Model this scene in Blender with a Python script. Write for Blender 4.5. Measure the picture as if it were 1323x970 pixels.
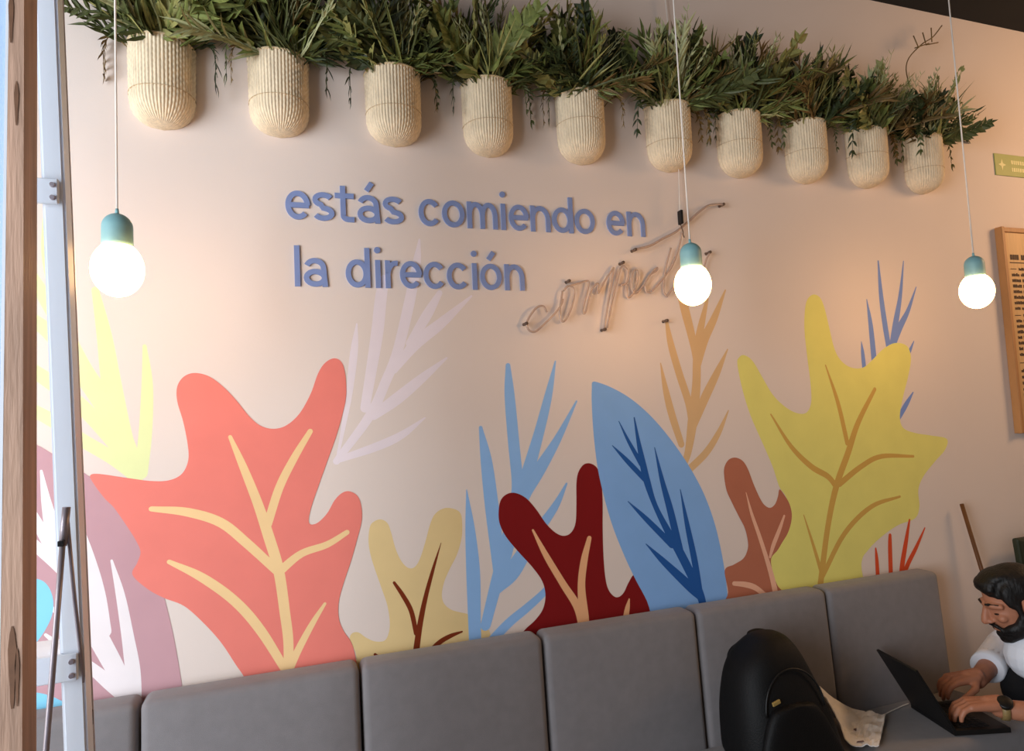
import bpy, bmesh, math, random
from mathutils import Vector, Matrix, Quaternion, noise
from mathutils.geometry import tessellate_polygon
import numpy as np

for o in list(bpy.data.objects): bpy.data.objects.remove(o)
scene = bpy.context.scene
COL = scene.collection
PI = math.pi
rnd = random.Random(7)

# ------------------------------------------------------------------ camera
W, H, F = 1323, 970, 860.0
YAW, PITCH, ROLL = math.radians(19.21), math.radians(3.822), math.radians(-2.803)
CAM = Vector((0, -1.9341, 1.55))
fw = Vector((math.sin(YAW)*math.cos(PITCH), math.cos(YAW)*math.cos(PITCH), math.sin(PITCH)))
_r = Vector((math.cos(YAW), -math.sin(YAW), 0)); _u = _r.cross(fw)
rt = _r*math.cos(ROLL) + _u*math.sin(ROLL)
up = _u*math.cos(ROLL) - _r*math.sin(ROLL)
cd = bpy.data.cameras.new('camera'); cam = bpy.data.objects.new('camera', cd); COL.objects.link(cam)
cd.sensor_width = 36; cd.lens = F/W*36; cd.clip_start = .02
m = Matrix((rt, up, -fw)).transposed().to_4x4(); m.translation = CAM
cam.matrix_world = m
scene.camera = cam

# ------------------------------------------------------------------ world, lights, exposure
wd = bpy.data.worlds.new('world'); scene.world = wd; wd.use_nodes = True
wd.node_tree.nodes['Background'].inputs[0].default_value = (1.0, .86, .74, 1)
wd.node_tree.nodes['Background'].inputs[1].default_value = .15
def area(name, loc, target, sx, sy, power, color):
    l = bpy.data.lights.new(name, 'AREA'); l.shape = 'RECTANGLE'; l.size = sx; l.size_y = sy
    l.energy = power; l.color = color
    o = bpy.data.objects.new(name, l); COL.objects.link(o); o.location = loc
    o.rotation_euler = (Vector(target)-Vector(loc)).to_track_quat('-Z', 'Y').to_euler()
    return o
# daylight through the tall window opening in the left wall
area('window_daylight', (-2.3, -1.9, 1.55), (0.2, -.2, 1.05), 1.9, 2.2, 136, (.84, .92, 1.0))
# warm ceiling lamp of the room, to the right of the view
area('ceiling_lamp_light', (4.1, -1.1, 2.7), (2.5, 0, 2.25), .6, .6, 13, (1.0, .60, .30)).data.spread = math.radians(130)
vs = scene.view_settings
vs.view_transform = 'Standard'; vs.look = 'None'; vs.gamma = 1; vs.use_curve_mapping = False
vs.exposure = 0.06

# ------------------------------------------------------------------ pixel -> place helpers
def ray(px, py): return fw + rt*((px-W/2)/F) - up*((py-H/2)/F)
def onY(px, py, Y=0.0):
    d = ray(px, py); return CAM + d*((Y-CAM.y)/d.y)
SEAT_Y0, SEAT_Z0, SEAT_S = -.104, .515, .08
def onSeat(px, py, lift=0):
    d = ray(px, py); z0 = SEAT_Z0+lift
    t = (SEAT_S*(SEAT_Y0-CAM.y)-(CAM.z-z0))/(d.z+SEAT_S*d.y); return CAM + d*t
def seat_z(y): return SEAT_Z0 + SEAT_S*(SEAT_Y0-y)

# ------------------------------------------------------------------ materials
def lin(c): return tuple(((v/255)/12.92 if v/255 <= .04045 else ((v/255+.055)/1.055)**2.4) for v in c)
MATS = {}
def mat(name, rgb, rough=.6, var=.06, scale=12, bump=0, bscale=60, metal=0, spec=.4, sheen=0, trans=0, emit=None, estr=0, coat=0, stretch=(1,1,1), subsurf=0):
    if name in MATS: return MATS[name]
    mt = bpy.data.materials.new(name); mt.use_nodes = True
    nt = mt.node_tree; b = nt.nodes['Principled BSDF']; c = lin(rgb)
    b.inputs['Roughness'].default_value = rough; b.inputs['Metallic'].default_value = metal
    b.inputs['Specular IOR Level'].default_value = spec
    b.inputs['Sheen Weight'].default_value = sheen
    b.inputs['Transmission Weight'].default_value = trans
    b.inputs['Coat Weight'].default_value = coat
    tc = nt.nodes.new('ShaderNodeTexCoord'); mp = nt.nodes.new('ShaderNodeMapping'); mp.inputs['Scale'].default_value = stretch
    nt.links.new(tc.outputs['Object'], mp.inputs['Vector'])
    nz = nt.nodes.new('ShaderNodeTexNoise'); nz.inputs['Scale'].default_value = scale; nz.inputs['Detail'].default_value = 4
    nt.links.new(mp.outputs[0], nz.inputs['Vector'])
    rp = nt.nodes.new('ShaderNodeValToRGB')
    rp.color_ramp.elements[0].position = .3; rp.color_ramp.elements[1].position = .7
    rp.color_ramp.elements[0].color = tuple(v*(1-var) for v in c)+(1,)
    rp.color_ramp.elements[1].color = tuple(min(1, v*(1+var)) for v in c)+(1,)
    nt.links.new(nz.outputs['Fac'], rp.inputs[0]); nt.links.new(rp.outputs[0], b.inputs['Base Color'])
    if bump:
        n2 = nt.nodes.new('ShaderNodeTexNoise'); n2.inputs['Scale'].default_value = bscale; n2.inputs['Detail'].default_value = 3
        nt.links.new(mp.outputs[0], n2.inputs['Vector'])
        bp = nt.nodes.new('ShaderNodeBump'); bp.inputs['Strength'].default_value = bump; bp.inputs['Distance'].default_value = .004
        nt.links.new(n2.outputs['Fac'], bp.inputs['Height']); nt.links.new(bp.outputs[0], b.inputs['Normal'])
    if emit:
        b.inputs['Emission Color'].default_value = lin(emit)+(1,); b.inputs['Emission Strength'].default_value = estr
    MATS[name] = mt
    return mt

M_wall = mat('wall_paint', (228, 212, 202), .75, .012, 3, .05, 180, spec=.2)
M_floor = mat('floor_concrete', (120, 105, 92), .5, .12, 6, .1)
M_ceil = mat('ceiling_black', (14, 13, 12), .8, .2, 5)
M_white = mat('white_metal', (226, 230, 238), .4, .03, 8, metal=.0)
M_alu = mat('ladder_aluminium', (238, 242, 248), .38, .04, 20, metal=.05, stretch=(1, 1, .1))
M_leg = mat('ladder_leg', (196, 186, 188), .4, .06, 20, metal=.2)
M_aludark = mat('ladder_grey_steel', (172, 160, 162), .4, .1, 20, metal=.5)
M_black = mat('black_plastic', (12, 12, 13), .45, .2, 20)
M_wood = mat('post_wood', (184, 148, 126), .6, .25, 9, .2, 40, stretch=(6, 6, .5))
M_board = mat('board_wood', (214, 172, 118), .55, .10, 8, .08, 40, stretch=(8, 1, .6))
M_boardedge = mat('board_edge_wood', (178, 126, 76), .55, .12, 8, stretch=(8, 1, .6))
M_stick = mat('stick_wood', (96, 56, 22), .5, .2, 14)
M_fabric = mat('bench_fabric', (128, 123, 124), .85, .05, 30, .25, 700, sheen=.25, spec=.2)
M_seam = mat('bench_seam', (96, 94, 100), .9, .05, 30)
M_base = mat('bench_base', (60, 50, 42), .6, .15, 10)
M_rattan = mat('rattan', (233, 213, 182), .7, .13, 26, .2, 300, stretch=(6, 6, 1))
M_rattan2 = mat('rattan_rim', (216, 192, 152), .7, .12, 30, .2, 300)
M_moss = mat('dry_moss', (58, 48, 26), .95, .3, 60, .5, 90)
M_teal = mat('pendant_teal', (128, 172, 176), .45, .05, 20)
M_cord = mat('cord_white', (232, 222, 212), .6, .04, 30)
M_bulb = mat('bulb_glow', (255, 244, 226), .4, 0, 5, emit=(255, 196, 128), estr=27)
M_letter = mat('letter_blue', (130, 147, 194), .5, .04, 30)
M_neon = mat('neon_tube', (205, 176, 158), .18, .06, 40, spec=.7, trans=.25)
M_stand = mat('neon_standoff', (96, 74, 60), .4, .1, 40)
M_skin = mat('skin', (176, 116, 88), .5, .06, 30, .05, 200, spec=.4)
M_hair = mat('hair_black', (14, 11, 10), .55, .3, 60, .6, 160, stretch=(1, 1, .3))
M_shirt = mat('shirt_white', (226, 228, 236), .8, .03, 10, .35, 26)
M_trouser = mat('trousers_dark', (20, 20, 24), .85, .1, 20, .2, 60)
M_paper = mat('paper_white', (243, 236, 230), .8, .04, 25, .3, 40)
M_print = mat('paper_print', (120, 100, 104), .8, .1, 60)
M_gold = mat('gold_tag', (214, 182, 110), .3, .05, 30, metal=.6)
M_pack = mat('backpack_nylon', (6, 6, 7), .6, .15, 40, .3, 300, spec=.25)
M_green = mat('sign_green', (150, 158, 78), .5, .04, 20)
M_signlite = mat('sign_print', (222, 214, 150), .5, .04, 20)
M_chair = mat('chair_green', (44, 50, 32), .6, .1, 20)
M_ink = mat('menu_ink', (70, 44, 26), .7, .1, 40)
M_screen = mat('screen_glass', (8, 8, 10), .15, .05, 10)

# glass pane of the glazed door by the post: outside daylight painted in as pale blue, partly see-through
M_glass = bpy.data.materials.new('pane_glass'); M_glass.use_nodes = True
_nt = M_glass.node_tree; _b = _nt.nodes['Principled BSDF']; _b.inputs['Base Color'].default_value = lin((176, 204, 240))+(1,); _b.inputs['Roughness'].default_value = .12
_tr = _nt.nodes.new('ShaderNodeBsdfTransparent'); _mx = _nt.nodes.new('ShaderNodeMixShader'); _mx.inputs[0].default_value = .65
_nt.links.new(_tr.outputs[0], _mx.inputs[1]); _nt.links.new(_b.outputs[0], _mx.inputs[2]); _nt.links.new(_mx.outputs[0], _nt.nodes['Material Output'].inputs[0])

# ------------------------------------------------------------------ object helpers
def tag(o, label=None, cat=None, group=None, kind=None):
    if label: o['label'] = label
    if cat: o['category'] = cat
    if group: o['group'] = group
    if kind: o['kind'] = kind
    return o
def empty(name, loc=(0, 0, 0), label=None, cat=None, group=None):
    o = bpy.data.objects.new(name, None); COL.objects.link(o); o.location = loc; o.empty_display_size = .1
    return tag(o, label, cat, group)
def link(name, me, parent=None, loc=None):
    o = bpy.data.objects.new(name, me); COL.objects.link(o)
    if parent is not None:
        o.parent = parent
        if loc is None:                      # mesh given in world space: undo the parents' offset
            p = Vector((0, 0, 0)); q = parent
            while q is not None: p += Vector(q.location); q = q.parent
            o.location = -p
    if loc is not None: o.location = loc
    return o
def mesh_of(bm, m, smooth=False, name='mesh'):
    bmesh.ops.recalc_face_normals(bm, faces=bm.faces)
    me = bpy.data.meshes.new(name); bm.to_mesh(me); bm.free(); me.materials.append(m)
    if smooth: me.polygons.foreach_set('use_smooth', [True]*len(me.polygons))
    return me
def obj(name, bm, m, parent=None, smooth=False): return link(name, mesh_of(bm, m, smooth, name), parent)
def pyobj(name, vs_, fs, m, parent=None, smooth=False, loc=None):
    me = bpy.data.meshes.new(name); me.from_pydata([tuple(v) for v in vs_], [], fs); me.materials.append(m); me.update()
    if smooth: me.polygons.foreach_set('use_smooth', [True]*len(me.polygons))
    return link(name, me, parent, loc)
def box(bm, lo, hi, bev=0, seg=2, mtx=None):
    lo = Vector(lo); hi = Vector(hi)
    r = bmesh.ops.create_cube(bm, size=1)
    vsn = r['verts']
    for v in vsn: v.co = Vector(((v.co.x+.5)*(hi.x-lo.x)+lo.x, (v.co.y+.5)*(hi.y-lo.y)+lo.y, (v.co.z+.5)*(hi.z-lo.z)+lo.z))
    if bev:
        es = list({e for v in vsn for e in v.link_edges})
        rr = bmesh.ops.bevel(bm, geom=es, offset=bev, segments=seg, profile=.5, affect='EDGES')
        vsn = list({v for f in rr['faces'] for v in f.verts} | {v for v in vsn if v.is_valid})
    if mtx is not None: bmesh.ops.transform(bm, matrix=mtx, verts=[v for v in vsn if v.is_valid])
    return bm
def boxobj(name, lo, hi, m, parent=None, bev=0, seg=2, mtx=None, smooth=False):
    bm = bmesh.new(); box(bm, lo, hi, bev, seg, mtx); return obj(name, bm, m, parent, smooth)
def cat_rom(pts, n=6, closed=False):
    pts = [np.array(p, float) for p in pts]; N = len(pts); out = []
    rng_ = range(N) if closed else range(N-1)
    for i in rng_:
        if closed: p0, p1, p2, p3 = pts[i-1], pts[i], pts[(i+1) % N], pts[(i+2) % N]
        else:
            p1, p2 = pts[i], pts[i+1]; p0 = pts[i-1] if i else 2*p1-p2; p3 = pts[i+2] if i+2 < N else 2*p2-p1
        for k in range(n):
            t = k/n
            out.append(.5*((2*p1)+(-p0+p2)*t+(2*p0-5*p1+4*p2-p3)*t*t+(-p0+3*p1-3*p2+p3)*t**3))
    if not closed: out.append(pts[-1])
    return out
def tube(bm, pts, r, seg=8, cap=True):
    pts = [Vector(p) for p in pts]; N = len(pts); rings = []
    rs = r if isinstance(r, (list, tuple)) else [r]*N
    ref = Vector((0.31, .17, .93)).normalized(); prev = None
    for i, p in enumerate(pts):
        d = (pts[min(i+1, N-1)]-pts[max(i-1, 0)])
        d = d.normalized() if d.length > 1e-9 else Vector((0, 0, 1))
        if prev is None:
            a = d.cross(ref)
            if a.length < .1: a = d.cross(Vector((1, 0, 0)))
            a.normalize()
        else:
            a = (prev-d*prev.dot(d)).normalized()
        prev = a; b = d.cross(a)
        rings.append([bm.verts.new(p+(a*math.cos(2*PI*k/seg)+b*math.sin(2*PI*k/seg))*rs[i]) for k in range(seg)])
    for i in range(N-1):
        for k in range(seg):
            bm.faces.new((rings[i][k], rings[i][(k+1) % seg], rings[i+1][(k+1) % seg], rings[i+1][k]))
    if cap:
        bm.faces.new(rings[0][::-1]); bm.faces.new(rings[-1])
    return bm
def tubeobj(name, pts, r, m, parent=None, seg=8, smooth=True):
    bm = bmesh.new(); tube(bm, pts, r, seg); return obj(name, bm, m, parent, smooth)
def lathe(bm, prof, cx, cy, seg=32):
    rings = []
    for r, z in prof:
        if r < 1e-6: rings.append([bm.verts.new((cx, cy, z))])
        else: rings.append([bm.verts.new((cx+r*math.cos(2*PI*k/seg), cy+r*math.sin(2*PI*k/seg), z)) for k in range(seg)])
    for a, b in zip(rings, rings[1:]):
        for k in range(seg):
            k2 = (k+1) % seg
            if len(a) == 1 and len(b) == 1: continue
            if len(a) == 1: bm.faces.new((a[0], b[k2], b[k]))
            elif len(b) == 1: bm.faces.new((a[k], a[k2], b[0]))
            else: bm.faces.new((a[k], a[k2], b[k2], b[k]))
    return bm

# ------------------------------------------------------------------ the room
CEIL = 3.162
XL, XR, YF = -2.6, 4.8, -4.2
def struct(name, lo, hi, m): return tag(boxobj(name, lo, hi, m), kind='structure')
struct('wall_back', (XL-.15, 0, 0), (XR+.15, .15, CEIL), M_wall)
struct('floor', (XL-.15, YF, -.1), (XR+.15, .15, 0), M_floor)
struct('ceiling', (XL-.15, YF, CEIL), (XR+.15, .15, CEIL+.1), M_ceil)
struct('wall_right', (XR, YF, 0), (XR+.15, 0, CEIL), M_wall)
bm = bmesh.new()
box(bm, (XL-.15, YF, 0), (XL, -2.95, CEIL)); box(bm, (XL-.15, -.85, 0), (XL, 0, CEIL))
box(bm, (XL-.15, -2.95, 0), (XL, -.85, .4)); box(bm, (XL-.15, -2.95, 2.75), (XL, -.85, CEIL))
tag(obj('wall_left', bm, M_wall), kind='structure')
bm = bmesh.new()
for lo, hi in (((XL-.1, -2.95, .4), (XL-.04, -2.9, 2.75)), ((XL-.1, -.9, .4), (XL-.04, -.85, 2.75)), ((XL-.1, -2.9, .4), (XL-.04, -.9, .45)), ((XL-.1, -2.9, 2.7), (XL-.04, -.9, 2.75))):
    box(bm, lo, hi)
tag(obj('window_2', bm, M_white), kind='structure')

# glazed door leaf and its wooden jamb at the left edge of the view
pt = (onY(11.5, 0, -.95), onY(31, 0, -.95), onY(-1, 970, -.95), onY(28.5, 970, -.95))
def along(a, b, z): t = (z-a.z)/(b.z-a.z); return a+(b-a)*t
def slab(name, l0, l1, depth, m, parent=None):
    a0, a1 = along(*l0, 0.0), along(*l0, CEIL); b0, b1 = along(*l1, 0.0), along(*l1, CEIL)
    back = Vector((0, depth, 0))
    v = [a0, b0, b1, a1]; v = [Vector((p.x, -.95, p.z)) for p in v]; v += [p+back for p in v]
    return pyobj(name, v, [(0, 1, 2, 3), (7, 6, 5, 4), (0, 4, 5, 1), (1, 5, 6, 2), (2, 6, 7, 3), (3, 7, 4, 0)], m, parent)
tag(slab('trim_1', (pt[0], pt[2]), (pt[1], pt[3]), .05, M_wood), label='weathered brown wooden jamb with dark knots at the left edge', kind='structure')
win = empty('window_1', (-.36, -.94, 0)); tag(win, label='white framed glass sidelight beside the wooden jamb', kind='structure')
g1, g0 = onY(11.4, 0, -.95), onY(-1.5, 970, -.95); f1, f0 = onY(7.6, 0, -.95), onY(-6.5, 970, -.95)
def sidebox(name, r1, r0, l1, l0, y0, y1, m):
    ra, rb = along(r1, r0, .0), along(r1, r0, CEIL); la, lb = along(l1, l0, .0), along(l1, l0, CEIL)
    v = [(p.x, y, p.z) for y in (y0, y1) for p in (la, ra, rb, lb)]
    pyobj(name, v, [(0, 1, 2, 3), (7, 6, 5, 4), (0, 4, 5, 1), (1, 5, 6, 2), (2, 6, 7, 3), (3, 7, 4, 0)], m, win)
sidebox('frame', g1, g0, f1, f0, -.95, -.91, M_white)
e1, e0 = f1+Vector((-.16, 0, 0)), f0+Vector((-.16, 0, 0))
sidebox('pane', f1, f0, e1, e0, -.935, -.929, M_glass)
sidebox('frame', e1, e0, e1+Vector((-.02, 0, 0)), e0+Vector((-.02, 0, 0)), -.95, -.91, M_white)
M_knot = mat('knot_dark', (112, 78, 56), .7, .3, 30)
TR = bpy.data.objects['trim_1']
def knot(px, py, w, h):
    p = onY(px, py, -.951); vsn = []
    for k in range(14):
        a = 2*PI*k/14; vsn.append((p.x+w*math.cos(a)*(1+.3*math.sin(3*a)), -.9508, p.z+h*math.sin(a)))
    pyobj('knot', vsn, [tuple(range(14))], M_knot, TR)
knot(21, 133, .0022, .030); knot(15.5, 862, .0038, .05); knot(22, 875, .002, .035); knot(14, 22, .0025, .035)

# ------------------------------------------------------------------ the painted mural
mural = empty('wall_mural', (1.0, 0, 1.4), 'mural of large painted leaves in coral, yellow, blue and maroon across the wall', 'mural')
LAYER = [0]
def wallpts(reg, s, pts): return [(lambda p: (p.x, p.z))(onY(reg[0]+x/s, reg[1]+y/s)) for x, y in pts]
def poly_mesh(name, xz, m, y, parent):
    tris = tessellate_polygon([[Vector((x, z, 0)) for x, z in xz]])
    return pyobj(name, [(x, y, z) for x, z in xz], [tuple(t) for t in tris], m, parent)
def paint(name): return MATS[name]
def pm(name, rgb): return mat('paint_'+name, rgb, .7, .03, 9, spec=.2)
def outline(name, reg, s, pts, m, label=None, parent=None, n=6):
    LAYER[0] += 1
    xz = [tuple(p) for p in cat_rom(wallpts(reg, s, pts), n, True)]
    xz = [(x, max(z, .3)) for x, z in xz]
    o = poly_mesh(name, xz, m, -.00005*LAYER[0], parent or mural)
    if label: o['label'] = label
    return o
def ribbon(vsn, fcs, xz, ws, y, n=6, round_end=True):
    P = cat_rom([(*p, w) for p, w in zip(xz, ws)], n); N = len(P); b0 = len(vsn)
    L = []; R_ = []
    for i in range(N):
        d = P[min(i+1, N-1)][:2]-P[max(i-1, 0)][:2]; d = d/max(1e-9, np.hypot(*d)); nn = np.array([-d[1], d[0]])
        h = max(.0004, P[i][2]/2)
        L.append(P[i][:2]+nn*h); R_.append(P[i][:2]-nn*h)
    for a, b in zip(L, R_): vsn += [(a[0], y, a[1]), (b[0], y, b[1])]
    for i in range(N-1): fcs.append((b0+2*i, b0+2*i+1, b0+2*i+3, b0+2*i+2))
    if round_end:
        for end, sgn in ((0, -1), (N-1, 1)):
            d = P[min(end+1, N-1)][:2]-P[max(end-1, 0)][:2]; d = d/max(1e-9, np.hypot(*d))*sgn
            nn = np.array([-d[1], d[0]]); h = max(.0004, P[end][2]/2); c = P[end][:2]; k0 = len(vsn); K = 7
            for k in range(K+1):
                a = -PI/2+PI*k/K; q = c+nn*h*math.sin(a)+d*h*math.cos(a); vsn.append((q[0], y, q[1]))
            fcs.append(tuple(range(k0, k0+K+1)))
def strokes(name, reg, s, lst, m, label=None, parent=None):
    LAYER[0] += .5 if parent else 1
    vsn, fcs = [], []; y = -.00005*LAYER[0]
    for j, (pts, ws) in enumerate(lst):
        cx = onY(reg[0]+pts[0][0]/s, reg[1]+pts[0][1]/s); c2 = onY(reg[0]+pts[0][0]/s, reg[1]+(pts[0][1]+10)/s)
        k = (cx-c2).length/10
        ws2 = [w*k for w in ws]
        if len(ws2) < len(pts): ws2 += [ws2[-1]]*(len(pts)-len(ws2))
        ribbon(vsn, fcs, wallpts(reg, s, pts), ws2, y-.000002*j)
    o = pyobj(name, vsn, fcs, m, parent or mural)
    if parent: o.matrix_parent_inverse = Matrix.Identity(4)
    if label: o['label'] = label
    return o

strokes('painted_frond', (20, 260), 2.62, [
    ([(270, 300), (300, 450), (322, 600), (350, 760), (395, 905)], [22, 44, 58, 66, 50]),
    ([(437, 490), (446, 620), (440, 780), (425, 920)], [12, 34, 40, 40]),
    ([(190, 440), (240, 570), (310, 690), (370, 820), (412, 920)], [8, 40, 56, 60, 40]),
    ([(15, 375), (110, 440), (205, 560), (300, 700), (395, 880)], [40, 46, 50, 50, 50]),
    ([(20, 180), (70, 275), (125, 370), (180, 480)], [10, 36, 44, 40]),
    ([(10, 540), (130, 620), (230, 700), (330, 810), (412, 920)], [40, 48, 48, 48, 40]),
    ([(10, 680), (130, 745), (220, 805), (330, 870), (412, 935)], [36, 44, 44, 44, 40]),
    ([(95, 60), (105, 180), (135, 330)], [6, 28, 34])], pm('pale_yellow', (226, 231, 172)), 'pale yellow frond painted behind the ladder')
strokes('painted_frond', (430, 300), 3.128, [
    ([(350, 30), (338, 130), (310, 280), (262, 480), (215, 600), (150, 740), (15, 925)], [8, 34, 42, 40, 38, 36, 26]),
    ([(208, 190), (195, 260), (180, 400), (155, 560), (130, 710)], [36, 46, 48, 42, 36]),
    ([(97, 370), (86, 480), (66, 650), (40, 800), (20, 900)], [6, 30, 26, 16, 10]),
    ([(560, 258), (440, 365), (330, 455), (250, 560)], [8, 40, 44, 20]),
    ([(432, 245), (380, 335), (310, 450)], [22, 40, 30]),
    ([(460, 508), (360, 590), (260, 672), (165, 740)], [8, 36, 46, 36]),
    ([(372, 750), (280, 818), (180, 865), (20, 920)], [6, 30, 34, 24])], pm('lilac', (236, 222, 226)), 'pale lilac frond painted under the word dirección')
sand = outline('painted_leaf', (440, 640), 4.219, [(160, 170), (185, 140), (220, 130), (255, 150), (275, 200), (300, 290), (330, 355), (365, 392), (400, 392), (430, 350), (460, 260), (490, 150), (520, 95), (570, 68), (625, 75), (655, 100), (663, 150), (660, 230), (635, 320), (595, 400), (565, 470), (552, 540), (565, 590), (610, 625), (690, 645), (750, 670), (800, 720), (822, 780), (830, 900), (60, 1000), (85, 930), (80, 850), (50, 800), (58, 755), (95, 745), (140, 775), (190, 795), (240, 790), (262, 750), (268, 690), (255, 600), (225, 510), (190, 410), (165, 330), (152, 250)], pm('sand', (230, 202, 146)), 'sandy yellow lobed leaf with brown veins')
strokes('vein', (440, 640), 4.219, [([(548, 258), (505, 400), (462, 560), (430, 720), (408, 880)], [3, 18, 26, 32, 36]), ([(292, 475), (340, 545), (385, 630), (412, 750)], [16, 24, 26, 26]), ([(662, 742), (600, 765), (540, 800), (490, 850)], [10, 24, 28, 30]), ([(188, 866), (202, 884), (215, 905)], [16, 24, 24])], pm('brown', (122, 46, 16)), parent=sand)
strokes('painted_frond', (580, 450), 2.489, [
    ([(190, 55), (195, 150), (208, 300), (220, 430), (215, 500)], [16, 34, 38, 38, 40]),
    ([(342, 42), (320, 150), (290, 270), (252, 400), (215, 500)], [5, 26, 34, 40, 30]),
    ([(410, 170), (350, 290), (290, 390), (240, 470), (205, 560), (180, 660), (150, 765), (118, 890)], [6, 26, 42, 46, 44, 46, 38, 32]),
    ([(102, 255), (120, 360), (137, 500), (155, 650), (165, 740)], [12, 38, 46, 44, 40]),
    ([(57, 455), (68, 580), (78, 720), (82, 870), (85, 960)], [3, 32, 46, 42, 40]),
    ([(378, 435), (340, 510), (270, 610), (205, 715), (155, 775)], [7, 26, 38, 54, 30]),
    ([(350, 730), (305, 785), (250, 835), (190, 885), (120, 960)], [20, 24, 28, 30, 32])], pm('sky_blue', (146, 188, 236)), 'sky blue frond between the sandy leaf and the maroon leaf')
strokes('painted_frond', (840, 370), 3.731, [
    ([(150, 40), (172, 130), (195, 220), (215, 310), (225, 390)], [46, 48, 44, 38, 30]),
    ([(275, 60), (240, 220), (226, 340), (222, 480), (205, 640), (182, 800), (150, 880)], [16, 40, 44, 46, 52, 36, 32]),
    ([(362, 18), (310, 150), (260, 260), (225, 400)], [8, 36, 44, 30]),
    ([(78, 165), (100, 280), (140, 420), (185, 560), (197, 650)], [16, 36, 40, 40, 30]),
    ([(50, 370), (75, 500), (105, 620), (150, 760)], [6, 32, 40, 34]),
    ([(373, 303), (320, 420), (260, 545), (210, 670)], [6, 36, 46, 34]),
    ([(377, 598), (330, 705), (270, 800), (190, 880)], [6, 28, 36, 36])], pm('tan', (220, 182, 134)), 'tan frond painted below the middle pendant lamp')
maroon = outline('painted_leaf', (630, 480), 2.773, [(40, 490), (50, 455), (75, 436), (105, 436), (140, 455), (175, 495), (210, 545), (245, 578), (275, 588), (300, 575), (315, 540), (318, 470), (318, 400), (325, 360), (345, 332), (372, 330), (395, 350), (408, 400), (412, 470), (412, 560), (415, 660), (422, 740), (435, 785), (460, 808), (485, 795), (505, 755), (525, 728), (545, 765), (572, 810), (580, 1000), (90, 1010), (125, 935), (170, 890), (198, 850), (207, 800), (195, 750), (160, 700), (110, 645), (65, 590), (42, 540)], pm('maroon', (128, 18, 20)), 'maroon two-lobed leaf with peach veins')
strokes('vein', (630, 480), 2.773, [([(162, 568), (210, 660), (270, 760), (325, 850), (350, 960)], [8, 22, 26, 32, 40]), ([(364, 597), (345, 680), (336, 770), (345, 880), (350, 970)], [18, 28, 30, 38, 40]), ([(507, 815), (500, 850), (490, 910)], [6, 20, 26])], pm('peach', (238, 178, 130)), parent=maroon)
blue = outline('painted_leaf', (630, 480), 2.773, [(376, 37), (400, 40), (450, 60), (510, 95), (570, 145), (630, 210), (690, 290), (740, 370), (780, 450), (815, 550), (840, 660), (855, 760), (862, 840), (864, 930), (640, 970), (570, 820), (530, 745), (490, 660), (450, 560), (420, 460), (395, 350), (380, 230), (373, 120), (373, 60)], pm('leaf_blue', (134, 178, 232)), 'tall pointed blue leaf with dark blue veins')
strokes('vein', (630, 480), 2.773, [([(525, 165), (540, 250), (556, 330), (570, 390), (600, 480), (650, 580), (690, 650), (735, 740), (765, 810), (780, 880)], [5, 16, 26, 28, 20, 28, 34, 34, 32, 20]), ([(470, 178), (505, 250), (550, 330)], [3, 13, 20]), ([(447, 265), (500, 320), (562, 385)], [3, 18, 20]), ([(598, 272), (625, 390), (655, 500), (688, 640)], [3, 19, 28, 30]), ([(503, 465), (570, 530), (660, 620)], [3, 20, 26]), ([(690, 422), (715, 550), (740, 670), (758, 780)], [3, 20, 26, 26]), ([(567, 617), (630, 680), (720, 765), (762, 805)], [3, 24, 36, 30])], pm('dark_blue', (34, 88, 160)), parent=blue)
strokes('painted_frond', (1090, 320), 4.042, [([(180, 70), (195, 250), (215, 400), (238, 540)], [9, 28, 34, 32]), ([(312, 70), (295, 250), (270, 400), (248, 540)], [5, 24, 36, 34]), ([(378, 205), (335, 330), (290, 420), (250, 530)], [5, 25, 38, 30]), ([(120, 270), (140, 400), (160, 600)], [5, 29, 36]), ([(92, 490), (100, 560), (112, 680)], [4, 24, 26]), ([(366, 488), (340, 550), (300, 640)], [5, 22, 26]), ([(362, 755), (325, 820), (280, 900)], [7, 28, 26])], pm('violet_blue', (122, 148, 212)), 'violet blue spiky frond rising behind the yellow leaf')
yel = outline('painted_leaf', (840, 360), 2.31, [(260, 255), (265, 235), (280, 228), (305, 245), (335, 295), (365, 345), (400, 380), (435, 400), (465, 400), (480, 370), (478, 310), (468, 230), (460, 150), (462, 90), (470, 60), (488, 47), (508, 58), (522, 95), (535, 150), (550, 210), (570, 245), (600, 265), (635, 265), (665, 240), (695, 210), (730, 192), (765, 200), (778, 235), (770, 290), (755, 350), (745, 410), (755, 445), (790, 460), (840, 468), (885, 478), (880, 510), (850, 545), (815, 590), (800, 630), (803, 680), (790, 715), (740, 735), (690, 770), (650, 810), (630, 850), (625, 980), (400, 1010), (375, 920), (355, 850), (375, 800), (410, 750), (422, 700), (405, 650), (385, 620), (365, 560), (335, 490), (300, 410), (275, 330)], pm('yellow', (232, 224, 126)), 'big olive yellow oak-shaped leaf with gold veins')
strokes('vein', (840, 360), 2.31, [([(670, 330), (620, 430), (590, 520), (555, 620), (530, 740), (508, 910)], [12, 18, 21, 21, 19, 20]), ([(523, 258), (560, 370), (588, 490)], [4, 14, 16]), ([(360, 405), (420, 500), (480, 560), (530, 590), (556, 622)], [5, 14, 18, 18, 18]), ([(785, 530), (690, 530), (630, 560), (565, 612)], [8, 14, 16, 18]), ([(745, 650), (660, 680), (580, 760), (515, 885)], [7, 14, 16, 16]), ([(458, 705), (485, 790), (512, 880)], [3, 10, 14])], pm('gold', (210, 168, 84)), parent=yel)
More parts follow.
